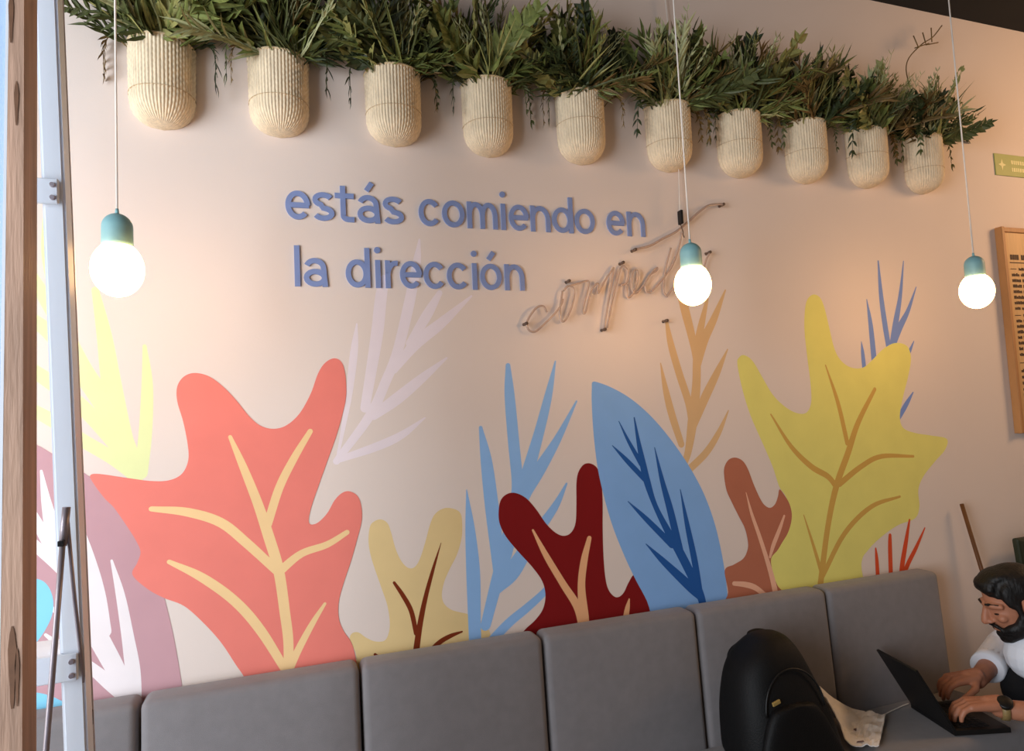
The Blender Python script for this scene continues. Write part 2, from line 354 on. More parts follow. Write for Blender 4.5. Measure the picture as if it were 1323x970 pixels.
terra = outline('painted_leaf', (920, 570), 4.62, [(70, 190), (78, 140), (105, 105), (145, 98), (185, 120), (215, 170), (245, 250), (280, 330), (310, 378), (345, 397), (375, 375), (392, 330), (402, 287), (430, 320), (460, 370), (475, 430), (470, 490), (450, 550), (420, 600), (390, 650), (352, 700), (362, 780), (390, 860), (425, 905), (440, 1000), (80, 1020), (95, 900), (75, 770), (130, 735), (185, 700), (210, 650), (213, 600), (195, 520), (160, 450), (120, 370), (85, 290)], pm('terracotta', (184, 112, 86)), 'small terracotta leaf between the blue leaf and the yellow leaf')
strokes('vein', (920, 570), 4.62, [([(202, 305), (235, 430), (280, 560), (325, 700), (362, 830), (385, 950)], [4, 20, 26, 30, 36, 40]), ([(430, 445), (400, 530), (365, 620), (345, 690)], [14, 26, 28, 16]), ([(130, 848), (200, 855), (260, 875), (330, 930)], [26, 34, 34, 30])], pm('pink', (238, 182, 152)), parent=terra)
strokes('painted_frond', (1110, 650), 8.82, [([(187, 515), (200, 650), (214, 900)], [22, 50, 60]), ([(350, 365), (350, 500), (362, 900)], [44, 60, 62]), ([(572, 190), (530, 450), (490, 700), (478, 900)], [26, 60, 70, 70]), ([(747, 280), (650, 500), (560, 680), (490, 850)], [16, 50, 60, 60])], pm('red_orange', (218, 82, 44)), 'red orange spiky frond above the last bench panel')
mauve = outline('painted_leaf', (0, 0), 1, [(-60, 530), (30, 566), (73, 589), (115, 615), (160, 650), (190, 690), (204, 740), (212, 770), (225, 825), (237, 898), (246, 975), (-60, 975)], pm('mauve', (196, 152, 158)), 'dusty mauve leaf with white veins behind the ladder')
strokes('vein', (20, 560), 2.695, [([(90, 130), (110, 250), (140, 370), (190, 500), (250, 640), (300, 730), (365, 850), (425, 965)], [8, 32, 52, 60, 62, 62, 54, 20]), ([(10, 170), (60, 280), (110, 370), (160, 460)], [10, 28, 38, 40]), ([(10, 330), (70, 390), (140, 450), (220, 530)], [24, 34, 40, 40]), ([(205, 260), (250, 430), (285, 560), (312, 690)], [10, 44, 50, 40]), ([(335, 442), (365, 560), (390, 700), (410, 830), (426, 965)], [8, 28, 38, 46, 26]), ([(105, 700), (170, 750), (260, 812), (340, 880), (420, 960)], [10, 26, 36, 44, 26]), ([(120, 600), (190, 660), (290, 730)], [10, 30, 36])], pm('vein_white', (240, 230, 230)), parent=mauve)
cyan1 = outline('painted_leaf', (20, 560), 2.695, [(10, 512), (60, 503), (105, 520), (130, 570), (128, 630), (100, 690), (60, 745), (25, 800), (-60, 800), (-60, 520)], pm('cyan', (138, 208, 236)), 'light cyan rounded shape at the jamb, the upper one')
cyan2 = outline('painted_leaf', (20, 560), 2.695, [(-40, 900), (40, 898), (100, 906), (150, 925), (190, 955), (200, 1060), (-40, 1060)], pm('cyan', (138, 208, 236)), 'light cyan rounded shape at the jamb, just above the bench')
coral = outline('painted_leaf', (100, 440), 2.108, [(35, 367), (60, 363), (130, 373), (200, 382), (250, 380), (285, 362), (302, 325), (300, 280), (288, 220), (272, 165), (272, 125), (290, 98), (320, 88), (360, 98), (400, 128), (435, 165), (470, 208), (500, 232), (535, 240), (570, 230), (605, 198), (635, 145), (655, 90), (675, 60), (700, 48), (720, 60), (730, 95), (732, 150), (722, 200), (705, 260), (680, 330), (655, 400), (638, 450), (630, 485), (635, 500), (655, 495), (680, 470), (700, 435), (720, 415), (740, 410), (762, 422), (773, 450), (774, 490), (762, 540), (745, 600), (725, 660), (712, 710), (712, 755), (725, 790), (745, 820), (757, 860), (775, 960), (780, 1020), (510, 1040), (462, 930), (430, 880), (390, 820), (340, 765), (290, 722), (235, 700), (190, 675), (150, 637), (163, 605), (172, 575), (160, 545), (135, 505), (100, 455), (75, 430), (45, 390)], pm('coral', (236, 130, 117)), 'large coral red oak-shaped leaf with cream veins')
strokes('vein', (100, 440), 2.108, [([(416, 262), (450, 340), (490, 440), (520, 530), (548, 625), (565, 740), (575, 830), (572, 960)], [10, 20, 25, 28, 28, 27, 26, 24]), ([(634, 247), (590, 320), (550, 400), (518, 500)], [14, 20, 22, 22]), ([(202, 458), (300, 467), (390, 495), (460, 550), (545, 628)], [14, 24, 26, 26, 24]), ([(250, 602), (340, 645), (430, 710), (500, 790), (572, 905)], [12, 24, 26, 26, 22]), ([(734, 522), (680, 555), (610, 580), (550, 628)], [14, 18, 20, 24]), ([(674, 716), (640, 770), (600, 845), (572, 910)], [8, 16, 20, 20])], pm('cream', (244, 206, 150)), parent=coral)

# ------------------------------------------------------------------ raised slogan letters
def arc(cx, cy, rx, ry, a0, a1, n=14):
    return [(cx+rx*math.cos(math.radians(a0+(a1-a0)*k/n)), cy+ry*math.sin(math.radians(a0+(a1-a0)*k/n))) for k in range(n+1)]
# each glyph: strokes in a box u 0..1 (letter width), v in x-heights; h = half a stroke in those units
def glyph(ch, hu, hv):
    L, R_, B, T = hu, 1-hu, hv, 1-hv; cx = .5; rx = .5-hu; ry = .5-hv; A = 1.42
    ring = arc(cx, .5, rx, ry, 0, 360, 28)
    def arch(x0, x1): # n-shaped arch
        c = (x0+x1)/2; r = (x1-x0)/2; k = T-.42
        return [(x0, B*0)]*0 + [(x0, .50)] + arc(c, k, r, .42, 180, 0, 12)+[(x1, 0)]
    if ch == 'o': return [ring]
    if ch == 'ó': return [ring, [(.42, 1.16), (.66, 1.44)]]
    if ch == 'c': return [arc(cx, .5, rx, ry, 38, 322, 24)]
    if ch == 'e': return [arc(cx, .5, rx, ry, 0, 318, 26), [(L, .50), (R_+hu*.6, .50)]]
    if ch == 's': return [arc(cx, .735, rx*.94, T-.735, 25, 270, 14)[:-1]+arc(cx, .265, rx*.98, .265-B, 90, -155, 14)]
    if ch == 't':
        return [[(.42, 1.27), (.42, .22)] + arc(.42+.28, .22, .28, .22-B, 180, 270, 6)+[(1, B)], [(0, .92), (1, .92)]]
    if ch in 'aá':
        st = [arc(.47, .66, .5-hu-.03, T-.66, 160, 0, 12)+[(R_, .0)], arc(cx-.02, .30, rx-.02, .30-B, 0, 360, 20), [(.45, .58), (R_, .56)]]
        st[1] = arc(cx-.02, .31, rx-.01, .31-B, 0, 360, 22); st.pop()
        if ch == 'á': st.append([(.42, 1.16), (.66, 1.44)])
        return st
    if ch == 'd': return [arc(.47, .5, .47-hu, ry, 0, 360, 26), [(R_, 0), (R_, A)]]
    if ch == 'l': return [[(.5, 0), (.5, A)]]
    if ch == 'i': return [[(.5, 0), (.5, 1)]]
    if ch == 'r': return [[(L, 0), (L, 1)], [(L, .55)]+arc(L+.62, .45, .62, T-.45, 170, 78, 8)]
    if ch == 'n': return [[(L, 0), (L, 1)], arch(L, R_)]
    if ch == 'm': return [[(L, 0), (L, 1)], arch(L, .5), arch(.5, R_)]
SW = .0148          # stroke width (m)
def letter(ch, x0, x1, zb, zx, label):
    wdt = x1-x0; xh = zx-zb
    if ch in 'il': wdt = SW; x0 = (x0+x1)/2-SW/2
    hu = min(.5, SW/2/wdt); hv = SW/2/xh
    bm = bmesh.new(); yf, yb = -.005, 0.0
    for j, st in enumerate(glyph(ch, hu, hv)):
        P = [np.array([x0+u*wdt, zb+v*xh]) for u, v in st]; N = len(P)
        closed = np.hypot(*(P[0]-P[-1])) < 1e-6
        if closed: P = P[:-1]; N -= 1
        rows = []
        for i in range(N):
            a = P[i-1] if (i or closed) else P[0]; b = P[(i+1) % N] if (i < N-1 or closed) else P[-1]
            d = (b-a)/max(1e-9, np.hypot(*(b-a))); n = np.array([-d[1], d[0]])*SW/2
            y2 = yf-.0003*j
            rows.append([bm.verts.new((*(q0), )) for q0 in ((P[i][0]+n[0], y2, P[i][1]+n[1]), (P[i][0]-n[0], y2, P[i][1]-n[1]), (P[i][0]-n[0], yb, P[i][1]-n[1]), (P[i][0]+n[0], yb, P[i][1]+n[1]))])
        for i in range(N if closed else N-1):
            a, b = rows[i], rows[(i+1) % N]
            for k in range(4): bm.faces.new((a[k], a[(k+1) % 4], b[(k+1) % 4], b[k]))
        if not closed: bm.faces.new(rows[0]); bm.faces.new(rows[-1][::-1])
    if ch == 'i':
        c = (x0+wdt/2, zb+1.36*xh)
        vv = [bm.verts.new((c[0]+SW*.62*math.cos(2*PI*k/20), yf, c[1]+SW*.62*math.sin(2*PI*k/20))) for k in range(20)]
        v2 = [bm.verts.new((v.co.x, yb, v.co.z)) for v in vv]
        bm.faces.new(vv); bm.faces.new(v2[::-1])
        for k in range(20): bm.faces.new((vv[k], vv[(k+1) % 20], v2[(k+1) % 20], v2[k]))
    o = obj('wall_letter', bm, M_letter)
    tag(o, label, 'letter', 'raised blue letters of the wall slogan')
ORD = ['first', 'second', 'third', 'fourth', 'fifth', 'sixth', 'seventh', 'eighth', 'ninth', 'tenth']
WORDS = [('estás', [(368.5, 400.6), (403, 432), (432.8, 457.3), (461.7, 490.8), (493.8, 521.6)]),
         ('comiendo', [(540.5, 568.8), (570.7, 599.6), (603.2, 642), (646.3, 653.3), (657, 682.6), (685, 710), (713, 739.7), (742, 767.6)]),
         ('en', [(783, 806.4), (809.6, 832)]),
         ('la', [(379.8, 388.3), (392.5, 423.3)]),
         ('dirección', [(446.4, 478), (484.7, 491.7), (497.6, 515.3), (516.5, 544.8), (547, 575.4), (577, 605.3), (609.5, 616.5), (620, 647.6), (651.8, 677)])]
for wi, (word, spans) in enumerate(WORDS):
    for k, (ch, (a, b)) in enumerate(zip(word, spans)):
        if wi < 3: ym = 266+(a-370)*.043; zb, zx = 2.143, 2.226
        else: ym = 352+(a-380)*.024; zb, zx = 1.952, 2.034
        letter(ch, onY(a, ym).x, onY(b, ym).x, zb, zx, f'blue raised letter {ch}, {ORD[k]} letter of the wall word {word}')

# ------------------------------------------------------------------ unlit script neon sign
neon = empty('neon_sign', (1.0, 0, 1.95), 'unlit glass neon script reading completa, slanting up behind the middle pendant lamp', 'neon sign')
NR, NS = (670, 240), 4.725
def npt(x, y, Y=-.022): return onY(NR[0]+x/NS, NR[1]+y/NS, Y)
def ntube(pts, r=.0034):
    P = cat_rom([tuple(npt(x, y)) for x, y in pts], 6)
    tubeobj('glass_tube', P, r, M_neon, neon, 8)
ntube([(172, 772), (150, 735), (112, 742), (72, 790), (50, 838), (62, 880), (100, 890), (150, 850), (225, 775), (262, 722), (270, 690)])
ntube([(268, 642), (256, 720), (252, 790), (266, 828), (290, 812), (322, 745), (340, 660), (330, 620), (300, 612), (275, 640)])
ntube([(305, 612), (360, 596), (425, 582), (420, 640), (402, 710), (392, 770), (408, 770), (428, 690), (452, 622), (484, 596), (482, 650), (492, 645), (520, 590), (562, 525), (580, 498)])
ntube([(580, 498), (566, 600), (545, 720), (524, 868)])
ntube([(622, 500), (598, 590), (572, 700), (540, 866)])
ntube([(620, 505), (640, 490), (664, 520), (668, 570), (648, 600), (625, 605)])
ntube([(664, 600), (660, 660), (672, 682), (700, 655), (722, 590), (728, 530), (712, 512), (694, 540), (690, 610), (704, 654), (735, 640), (775, 590), (812, 530), (845, 500), (840, 520), (800, 545), (772, 600), (780, 645), (806, 652)])
ntube([(806, 652), (870, 580), (930, 500), (965, 420), (990, 330), (996, 290)])
ntube([(930, 380), (905, 470), (890, 560), (884, 640), (905, 676)])
ntube([(712, 388), (800, 366), (880, 322), (960, 280), (1040, 215), (1100, 160), (1160, 120), (1220, 112), (1250, 114)], .0042)
ntube([(905, 676), (960, 600), (1010, 560), (1040, 600), (1015, 660), (980, 650), (1000, 590), (1060, 560), (1080, 640), (1120, 560), (1142, 460), (1168, 408)])
for x, y in [(712, 389), (638, 468), (308, 580), (48, 840), (527, 876), (905, 822), (1250, 113), (1168, 405)]:
    p = npt(x, y, -.023)
    bm = bmesh.new(); tube(bm, [(p.x, -.027, p.z), (p.x, -.018, p.z), (p.x, -.008, p.z), (p.x, 0, p.z)], [.0052, .0055, .0035, .0055], 12)
    obj('standoff', bm, M_stand, neon, True)
p = npt(985, 195, -.03)
bm = bmesh.new(); box(bm, (p.x-.005, -.045, p.z-.024), (p.x+.005, -.022, p.z+.024), .003, 2); obj('connector', bm, M_black, neon)
p2 = npt(1000, 300, -.03)
tubeobj('power_cable', [(p.x, -.03, p.z-.02), (p.x+.008, -.032, p.z-.05), (p2.x, -.034, p2.z), (p2.x+.004, -.034, p2.z-.01)], .0018, M_stand, neon, 6)
q = onY(863, 0, -.03)
tubeobj('power_cable', cat_rom([(p.x, -.032, p.z+.02), tuple(onY(874, 150, -.02)), (q.x, -.015, q.z), (q.x-.01, -.012, CEIL-.002)], 5), .0016, M_cord, neon, 6)

# ------------------------------------------------------------------ pendant lamps
def pendant(px, py, label):
    c = onY(px, py, -.42); cx, cy, cz = c
    e = empty('pendant_lamp', (cx, cy, cz), label, 'lamp', 'white globe pendant lamps')
    R0 = .0485; kz = 1.16; n = 22
    prof = [(R0*math.sin(PI*k/n), cz+R0*kz*math.cos(PI*k/n)*(1.0 if k > n/2 else 1.04)) for k in range(n+1)]
    prof[0] = (0, prof[0][1]); prof[-1] = (0, prof[-1][1])
    obj('bulb', lathe(bmesh.new(), prof, cx, cy, 40), M_bulb, e, True)
    zt = cz+.115; rc = .0285
    zb = cz+R0*kz*.74
    prof = [(0, zt)] + [(rc*math.sin(PI/2*k/10), zt-rc*(1-math.cos(PI/2*k/10))) for k in range(1, 11)] + [(rc*1.01, zb+.012), (rc, zb), (rc-.003, zb), (rc-.003, zb+.02), (0, zb+.025)]
    obj('socket_dome', lathe(bmesh.new(), prof, cx, cy, 36), M_teal, e, True)
    obj('cord_grip', lathe(bmesh.new(), [(0, zt+.010), (.003, zt+.010), (.0042, zt-.001), (0, zt-.001)], cx, cy, 16), M_teal, e, True)
    tubeobj('cord', [(cx, cy, zt+.005), (cx, cy, (zt+CEIL)/2), (cx, cy, CEIL-.018)], .0022, M_cord, e, 8)
    obj('ceiling_rose', lathe(bmesh.new(), [(0, CEIL-.022), (.03, CEIL-.02), (.038, CEIL-.012), (.04, CEIL), (0, CEIL)], cx, cy, 24), M_white, e, True)
pendant(152, 348, 'glowing globe pendant with teal cap, the one hanging beside the white ladder')
pendant(895, 368, 'glowing globe pendant with teal cap in front of the neon script')
pendant(1262, 376, 'glowing globe pendant with teal cap beside the wooden menu board')

# ------------------------------------------------------------------ wall planters
def basket_mesh():
    hw, dp, ht = .080, .092, .214; NU, NV = 168, 46; ribs = 28
    vsn, fcs = [], []
    for j in range(NV+1):
        t = j/NV                       # 0 rim, 1 bottom
        z = -ht*t
        k = 1.0 if t < .64 else math.sqrt(max(0.0, 1-((t-.64)/.36)**2.5))
        k *= 1-.04*t
        for i in range(NU+1):
            a = PI*i/NU
            am = .0030*abs(math.sin(a*ribs/1.0)) + .0009*math.sin(j*1.9+PI*math.floor(a*ribs/PI))
            if t > .97: am *= .3
            ca, sa = math.cos(a), math.sin(a)
            x = (hw*k+am*(1 if k > .1 else 0))*ca*1.0
            y = -(dp*(k**.8 if k > 0 else 0)+am)*(sa**.85 if sa > 0 else 0)
            vsn.append((x, y, z))
    for j in range(NV):
        for i in range(NU):
            a = j*(NU+1)+i; fcs.append((a, a+1, a+NU+2, a+NU+1))
    # flat back against the wall
    b0 = len(vsn)
    for j in range(NV+1):
        for i in (0, NU): vsn.append(vsn[j*(NU+1)+i])
    for j in range(NV): fcs.append((b0+2*j, b0+2*j+2, b0+2*j+3, b0+2*j+1))
    me = bpy.data.meshes.new('basket'); me.from_pydata(vsn, [], fcs); me.materials.append(M_rattan)
    me.polygons.foreach_set('use_smooth', [True]*len(me.polygons)); me.update()
    return me
ME_basket = basket_mesh()
def half_ring(rx, ry, z, r, n=28, seg=6):
    bm = bmesh.new(); tube(bm, [(rx*math.cos(PI*k/n), -ry*math.sin(PI*k/n)**.85 if 0 < k < n else 0, z) for k in range(n+1)], r, seg); return bm
ME_rim = mesh_of(half_ring(.0815, .0935, 0, .0034), M_rattan2, True, 'rim')
M_band = mat('rattan_band', (196, 168, 130), .75, .15, 40)
ME_band = mesh_of(half_ring(.0812, .0932, -.115, .0010), M_band, True, 'band')
bm = bmesh.new()
vv = [bm.verts.new((.077*math.cos(PI*k/20), -.088*math.sin(PI*k/20), -.018)) for k in range(21)]; bm.faces.new(vv)
ME_soil = mesh_of(bm, M_moss, False, 'moss')

M_leaf = [mat('leaf_dark', (76, 82, 42), .55, .25, 30), mat('leaf_mid', (114, 122, 64), .5, .22, 30), mat('leaf_olive', (146, 142, 82), .55, .22, 30),
          mat('leaf_sage', (168, 168, 122), .6, .15, 30), mat('leaf_brown', (112, 88, 46), .6, .25, 30), mat('leaf_deep', (52, 60, 32), .5, .25, 30)]
def leaf_geo(vsn, fcs, base, d, side, nrm, L, w, bend=.15):
    b0 = len(vsn); base = Vector(base)
    for t, ww in ((0, .12), (.3, .9), (.6, .8), (1, 0)):
        c = base+d*(L*t)-nrm*(bend*L*t*t)
        if ww: vsn += [c+side*(w*ww/2)+nrm*(w*.12), c-nrm*(w*.05), c-side*(w*ww/2)+nrm*(w*.12)]
        else: vsn.append(c)
    for k in (0, 1):
        a = b0+3*k; fcs += [(a, a+1, a+4, a+3), (a+1, a+2, a+5, a+4)]
    fcs += [(b0+6, b0+7, b0+9), (b0+7, b0+8, b0+9)]
def stem_geo(vsn, fcs, P, r):
    b0 = len(vsn); N = len(P)
    for i, p in enumerate(P):
        rr = r*(1-.7*i/N)
        for k in range(3): vsn.append(Vector(p)+Vector((math.cos(2*PI*k/3)*rr, math.sin(2*PI*k/3)*rr, 0)))
    for i in range(N-1):
        for k in range(3): a = b0+3*i+k; b = b0+3*i+(k+1) % 3; fcs.append((a, b, b+3, a+3))
def curve(L, bendx, n=9, droop=0):
    P = []
    for i in range(n+1):
        t = i/n; a = bendx*t; P.append(Vector((L*t*math.sin(a*.6), -droop*L*t*t, L*t*math.cos(a)*(1-.15*abs(droop)*t))))
    return P
def sprig(kind, v):
    R = random.Random(hash((kind, v)) % 9999 if False else (len(kind)*131+v*17+ord(kind[0])))
    vsn, fcs = [], []
    if kind == 'grass_tuft':
        for _ in range(9):
            a = R.uniform(-.5, .5); b = R.uniform(-.35, .35); L = R.uniform(.7, 1.05)
            d = Vector((math.sin(a), math.sin(b), 1)).normalized(); side = Vector((math.cos(R.uniform(0, PI)), .4, 0)).normalized()
            nrm = d.cross(side).normalized()*R.choice((-1, 1)); leaf_geo(vsn, fcs, (R.uniform(-.06, .06), R.uniform(-.06, .06), 0), d, side, nrm, L, .035, R.uniform(.1, .5))
    elif kind == 'seed_stem':
        for _ in range(4):
            a = R.uniform(-.35, .35); P = [Vector((math.sin(a)*t+.03*math.sin(t*3), R.uniform(-.01, .01), t)) for t in [i/9*R.uniform(.9, 1.02) for i in range(10)]]
            stem_geo(vsn, fcs, P, .009)
            for i in range(5, 10):
                for s in (-1, 1):
                    d = Vector((s*.5, R.uniform(-.4, .2), .8)).normalized(); leaf_geo(vsn, fcs, P[i], d, Vector((0, 1, 0)), Vector((s, 0, -.4)).normalized(), R.uniform(.06, .11), .03, .1)
    else:
        dr = {'trailing_sprig': 1.0}.get(kind, R.uniform(0, .25))
        if kind == 'trailing_sprig':
            P = [Vector((.12*math.sin(2*t+v), -.42*math.sin(min(1.2, t*1.6)), .35*math.sin(t*2.6)-.62*t*t)) for t in [i/10 for i in range(11)]]
        else: P = curve(1.0, R.uniform(-.5, .5), 11, dr)
        stem_geo(vsn, fcs, P, .014)
        for i in range(2, len(P)):
            t = i/(len(P)-1); d0 = (P[i]-P[i-1]).normalized()
            for s in (-1, 1):
                if kind == 'leafy_sprig': L, w, o = R.uniform(.2, .34)*(1.1-.5*t), R.uniform(.09, .14), .9
                elif kind == 'fern_frond': L, w, o = .30*(1.05-t)+.05, .045, 1.2
                elif kind == 'trailing_sprig': L, w, o = R.uniform(.14, .24), .06, .7
                else: L, w, o = R.uniform(.24, .38), .05, .55     # willow_sprig
                d = (d0+Vector((s*o*R.uniform(.7, 1.2), R.uniform(-.5, .3), 0))).normalized()
                side = d.cross(Vector((0, 1, R.uniform(-.3, .3)))).normalized(); nrm = side.cross(d).normalized()
                if nrm.z < 0: nrm = -nrm
                leaf_geo(vsn, fcs, P[i], d, side, nrm, L, w, R.uniform(.05, .4))
        d = (P[-1]-P[-2]).normalized(); side = d.cross(Vector((0, 1, 0))).normalized()
        leaf_geo(vsn, fcs, P[-1], d, side, side.cross(d), .2, .06, .1)
    return vsn, fcs
SPR = {}
for kind, mats_, nv in (('grass_tuft', (1, 2, 0), 3), ('seed_stem', (3, 2), 2), ('leafy_sprig', (0, 1, 5, 2), 4), ('fern_frond', (5, 0, 1), 3), ('willow_sprig', (0, 1, 3, 4), 4), ('trailing_sprig', (0, 5, 4), 3)):
    for v in range(nv):
        a, b = sprig(kind, v)
        me = bpy.data.meshes.new(kind); me.from_pydata([tuple(p) for p in a], [], b); me.materials.append(M_leaf[mats_[v % len(mats_)]]); me.update()
        SPR.setdefault(kind, []).append(me)
RIMX = [205, 361, 510, 633, 752, 865, 957, 1045, 1124, 1197]
BOTX = [208, 360, 512, 635, 752, 868, 960, 1045, 1125, 1198]
PL = ['leftmost woven half-basket planter high on the wall, next to the ladder', 'second woven wall planter from the ladder, feathery green plants',
      'third woven wall planter from the ladder, above the word estás', 'fourth woven wall planter from the ladder, above the first half of comiendo',
      'fifth woven wall planter from the ladder, above the second half of comiendo', 'woven wall planter crossed by the cord of the middle pendant lamp',
      'woven wall planter just right of the middle pendant cord', 'third woven wall planter counted from the right end of the row',
      'second woven wall planter from the right end of the row', 'rightmost woven wall planter, its plant touching the right pendant cord']
def planter(i):
    R = random.Random(40+i)
    x = (onY(RIMX[i], 40+13*i, -.075).x + onY(BOTX[i], 168+8*i, -.03).x)/2
    x += .009 if i > 3 else 0.0
    zr = 2.588
    e = empty('wall_planter', (x, -.001, zr), PL[i], 'planter', 'woven basket planters in a row on the wall')
    b = link('basket', ME_basket, e, (0, 0, 0)); b.scale = (1+R.uniform(-.03, .03), 1, 1+R.uniform(-.02, .03))
    link('rim', ME_rim, b, (0, 0, 0)); link('band', ME_band, b, (0, 0, R.uniform(-.02, .03)))
    link('moss', ME_soil, e, (0, 0, 0))
    def put(kind, L, ax, ay, dx=None):
        me = R.choice(SPR[kind]); o = link(kind, me, e, (R.uniform(-.06, .06) if dx is None else dx, R.uniform(-.075, -.02), -.02))
        d = Vector((math.sin(ax), -math.sin(ay), math.cos(ax)*math.cos(ay))).normalized()
        qq = d.to_track_quat('Z', 'Y')
        o.rotation_mode = 'QUATERNION'; o.rotation_quaternion = qq @ Quaternion((0, 0, 1), R.uniform(0, 2*PI) if kind != 'trailing_sprig' else 0)
        o.scale = (L, L, L)
        return o
    big = 1.25 if i < 8 else 1.12
    for _ in range(9): put('grass_tuft', R.uniform(.15, .23)*big, R.uniform(-.75, .75), R.uniform(.05, .6))
    for _ in range(6): put('seed_stem', R.uniform(.17, .24)*big, R.uniform(-.6, .6), R.uniform(.1, .6))
    for _ in range(12): put('leafy_sprig', R.uniform(.14, .22)*big, R.uniform(-1.15, 1.15), R.uniform(.05, .6))
    for _ in range(9): put('fern_frond', R.uniform(.15, .22)*big, R.uniform(-1.2, 1.2), R.uniform(.0, .5))
    for _ in range(12): put('willow_sprig', R.uniform(.14, .22)*big, R.uniform(-1.35, 1.35), R.uniform(.05, .6))
    for k in range(3):
        s = (-1, 1, R.choice((-1, 1)))[k]
        o = put('trailing_sprig', R.uniform(.12, .18), 0, 0, s*R.uniform(.055, .085))
        o.rotation_quaternion = Quaternion((0, 0, 1), s*R.uniform(1.0, 1.9))
for i in range(10): planter(i)

# ------------------------------------------------------------------ upholstered bench
bench = empty('upholstered_bench', (.9, -.25, 0), 'long grey upholstered bench with tall padded back panels along the painted wall', 'bench')
PW = .5193; X0 = -.2945*1.15
ZT = .922
for k in range(-2, 5):
    xa, xb = X0+PW*k+.003, X0+PW*(k+1)-.003
    bm = bmesh.new(); box(bm, (xa, -.092, .44), (xb, -.004, ZT), .02, 4)
    # slight recline: lower part comes forward
    for v in bm.verts:
        if v.co.y < -.05: v.co.y -= (ZT-v.co.z)*.055
        u = (v.co.x-xa)/(xb-xa); hgt = (v.co.z-.44)/(ZT-.44)
    bmesh.ops.subdivide_edges(bm, edges=[e for e in bm.edges if e.calc_length() > .2], cuts=5, use_grid_fill=True)
    for v in bm.verts:
        u = (v.co.x-xa)/(xb-xa); hgt = (v.co.z-.44)/(ZT-.44)
        if v.co.y < -.07: v.co.y -= .010*math.sin(PI*min(1, max(0, u)))*math.sin(PI*min(1, max(0, hgt)))
    o = obj('back_panel', bm, M_fabric, bench, True)
XE = X0+PW*5
for k, (xa, xb) in enumerate(((X0-2*PW, X0+PW*1.5), (X0+PW*1.5+.004, XE))):
    yb_, yf_ = -.09, -.43
    bm = bmesh.new(); box(bm, (xa, yf_, .36), (xb, yb_, .5), .03, 5)
    for v in bm.verts:
        v.co.z += (SEAT_Z0-.5+SEAT_S*(SEAT_Y0-v.co.y)) if v.co.z > .43 else 0
    obj('seat_cushion', bm, M_fabric, bench, True)
boxobj('base', (X0-2*PW, -.40, .0), (XE-.01, -.03, .362), M_base, bench)
boxobj('back_frame', (X0-2*PW, -.06, .362), (XE-.01, -.004, .45), M_base, bench)

# ------------------------------------------------------------------ ladder
lad = empty('step_ladder', (-.45, -.7, 0), 'white aluminium step ladder standing in front of the bench', 'ladder')
def lp(px, py, Y): return onY(px, py, Y)
A1, A0 = lp(60, 0, -.75), lp(99, 970, -.75)      # centre line of the front rail
def rail(name, a1, a0, hw, hd, ztop, zbot, m, parent, dx=0, dy=0):
    p1 = along(a1, a0, ztop)+Vector((dx, dy, 0)); p0 = along(a1, a0, zbot)+Vector((dx, dy, 0))
    v = []
    for p in (p0, p1):
        for sx, sy in ((-1, -1), (1, -1), (1, 1), (-1, 1)): v.append((p.x+sx*hw, p.y+sy*hd, p.z))
    return pyobj(name, v, [(3, 2, 1, 0), (4, 5, 6, 7), (0, 1, 5, 4), (1, 2, 6, 5), (2, 3, 7, 6), (3, 0, 4, 7)], m, parent)
ZTOP = 2.75
rail('front_rail', A1, A0, .0115, .004, ZTOP, .02, M_alu, lad)
rail('rail_flange', A1, A0, .002, .014, ZTOP, .02, M_alu, lad, .0115+.002, .012)
rail('rail_flange', A1, A0, .002, .014, ZTOP, .02, M_alu, lad, -.0115-.002, .012)
B1 = Vector((-.80, -.75, A1.z)); B0 = Vector((-.84, -.75, A0.z))
rail('front_rail', B1, B0, .0115, .004, ZTOP, .02, M_alu, lad)
# rear legs
R1, R0_ = lp(78.5, 0, -.69), lp(118, 940, -.69)
tubeobj('rear_leg', [along(R1, R0_, ZTOP-.05), along(R1, R0_, 1.5), along(R1, R0_, .03)], .0045, M_leg, lad, 8)
rail('rear_leg_strip', R1, R0_, .0032, .003, ZTOP-.05, .03, M_white, lad, -.0075, -.002)
S1, S0 = Vector((-.82, -.69, R1.z)), Vector((-.86, -.69, R0_.z))
tubeobj('rear_leg', [along(S1, S0, ZTOP-.05), along(S1, S0, 1.5), along(S1, S0, .03)], .0045, M_leg, lad, 8)
for a, b in ((A1, A0), (B1, B0)):
    p = along(a, b, .02); boxobj('rubber_foot', (p.x-.02, p.y-.015, 0), (p.x+.02, p.y+.03, .05), M_black, lad, .004)
for a, b in ((R1, R0_), (S1, S0)):
    p = along(a, b, .02); boxobj('rubber_foot', (p.x-.012, p.y-.012, 0), (p.x+.012, p.y+.012, .045), M_black, lad, .003)
zs0, zs1 = lp(62, 248, -.757).z, lp(62, 865, -.757).z
dz = zs0-zs1
for k in range(-1, 4):
    z = zs0-dz*k
    if z < .15 or z > ZTOP: continue
    pr_ = along(A1, A0, z); pl_ = along(B1, B0, z)
    bm = bmesh.new()
    hh = .0195
    box(bm, (pl_.x-.01, -.765, z-hh), (pr_.x+.009, -.757, z+hh), .0015, 1)      # front lip
    box(bm, (pl_.x+.012, -.757, z+hh-.006), (pr_.x-.0135, -.665, z+hh), 0)      # tread
    st = obj('step', bm, M_alu, lad)
    for s in (-.011, .009):
        bm = bmesh.new(); bmesh.ops.create_cone(bm, cap_ends=True, segments=12, radius1=.0042, radius2=.0034, depth=.004, matrix=Matrix.Translation((pr_.x+.002, -.767, z+s)) @ Matrix.Rotation(PI/2, 4, 'X'))
        obj('bolt', bm, M_aludark, st)
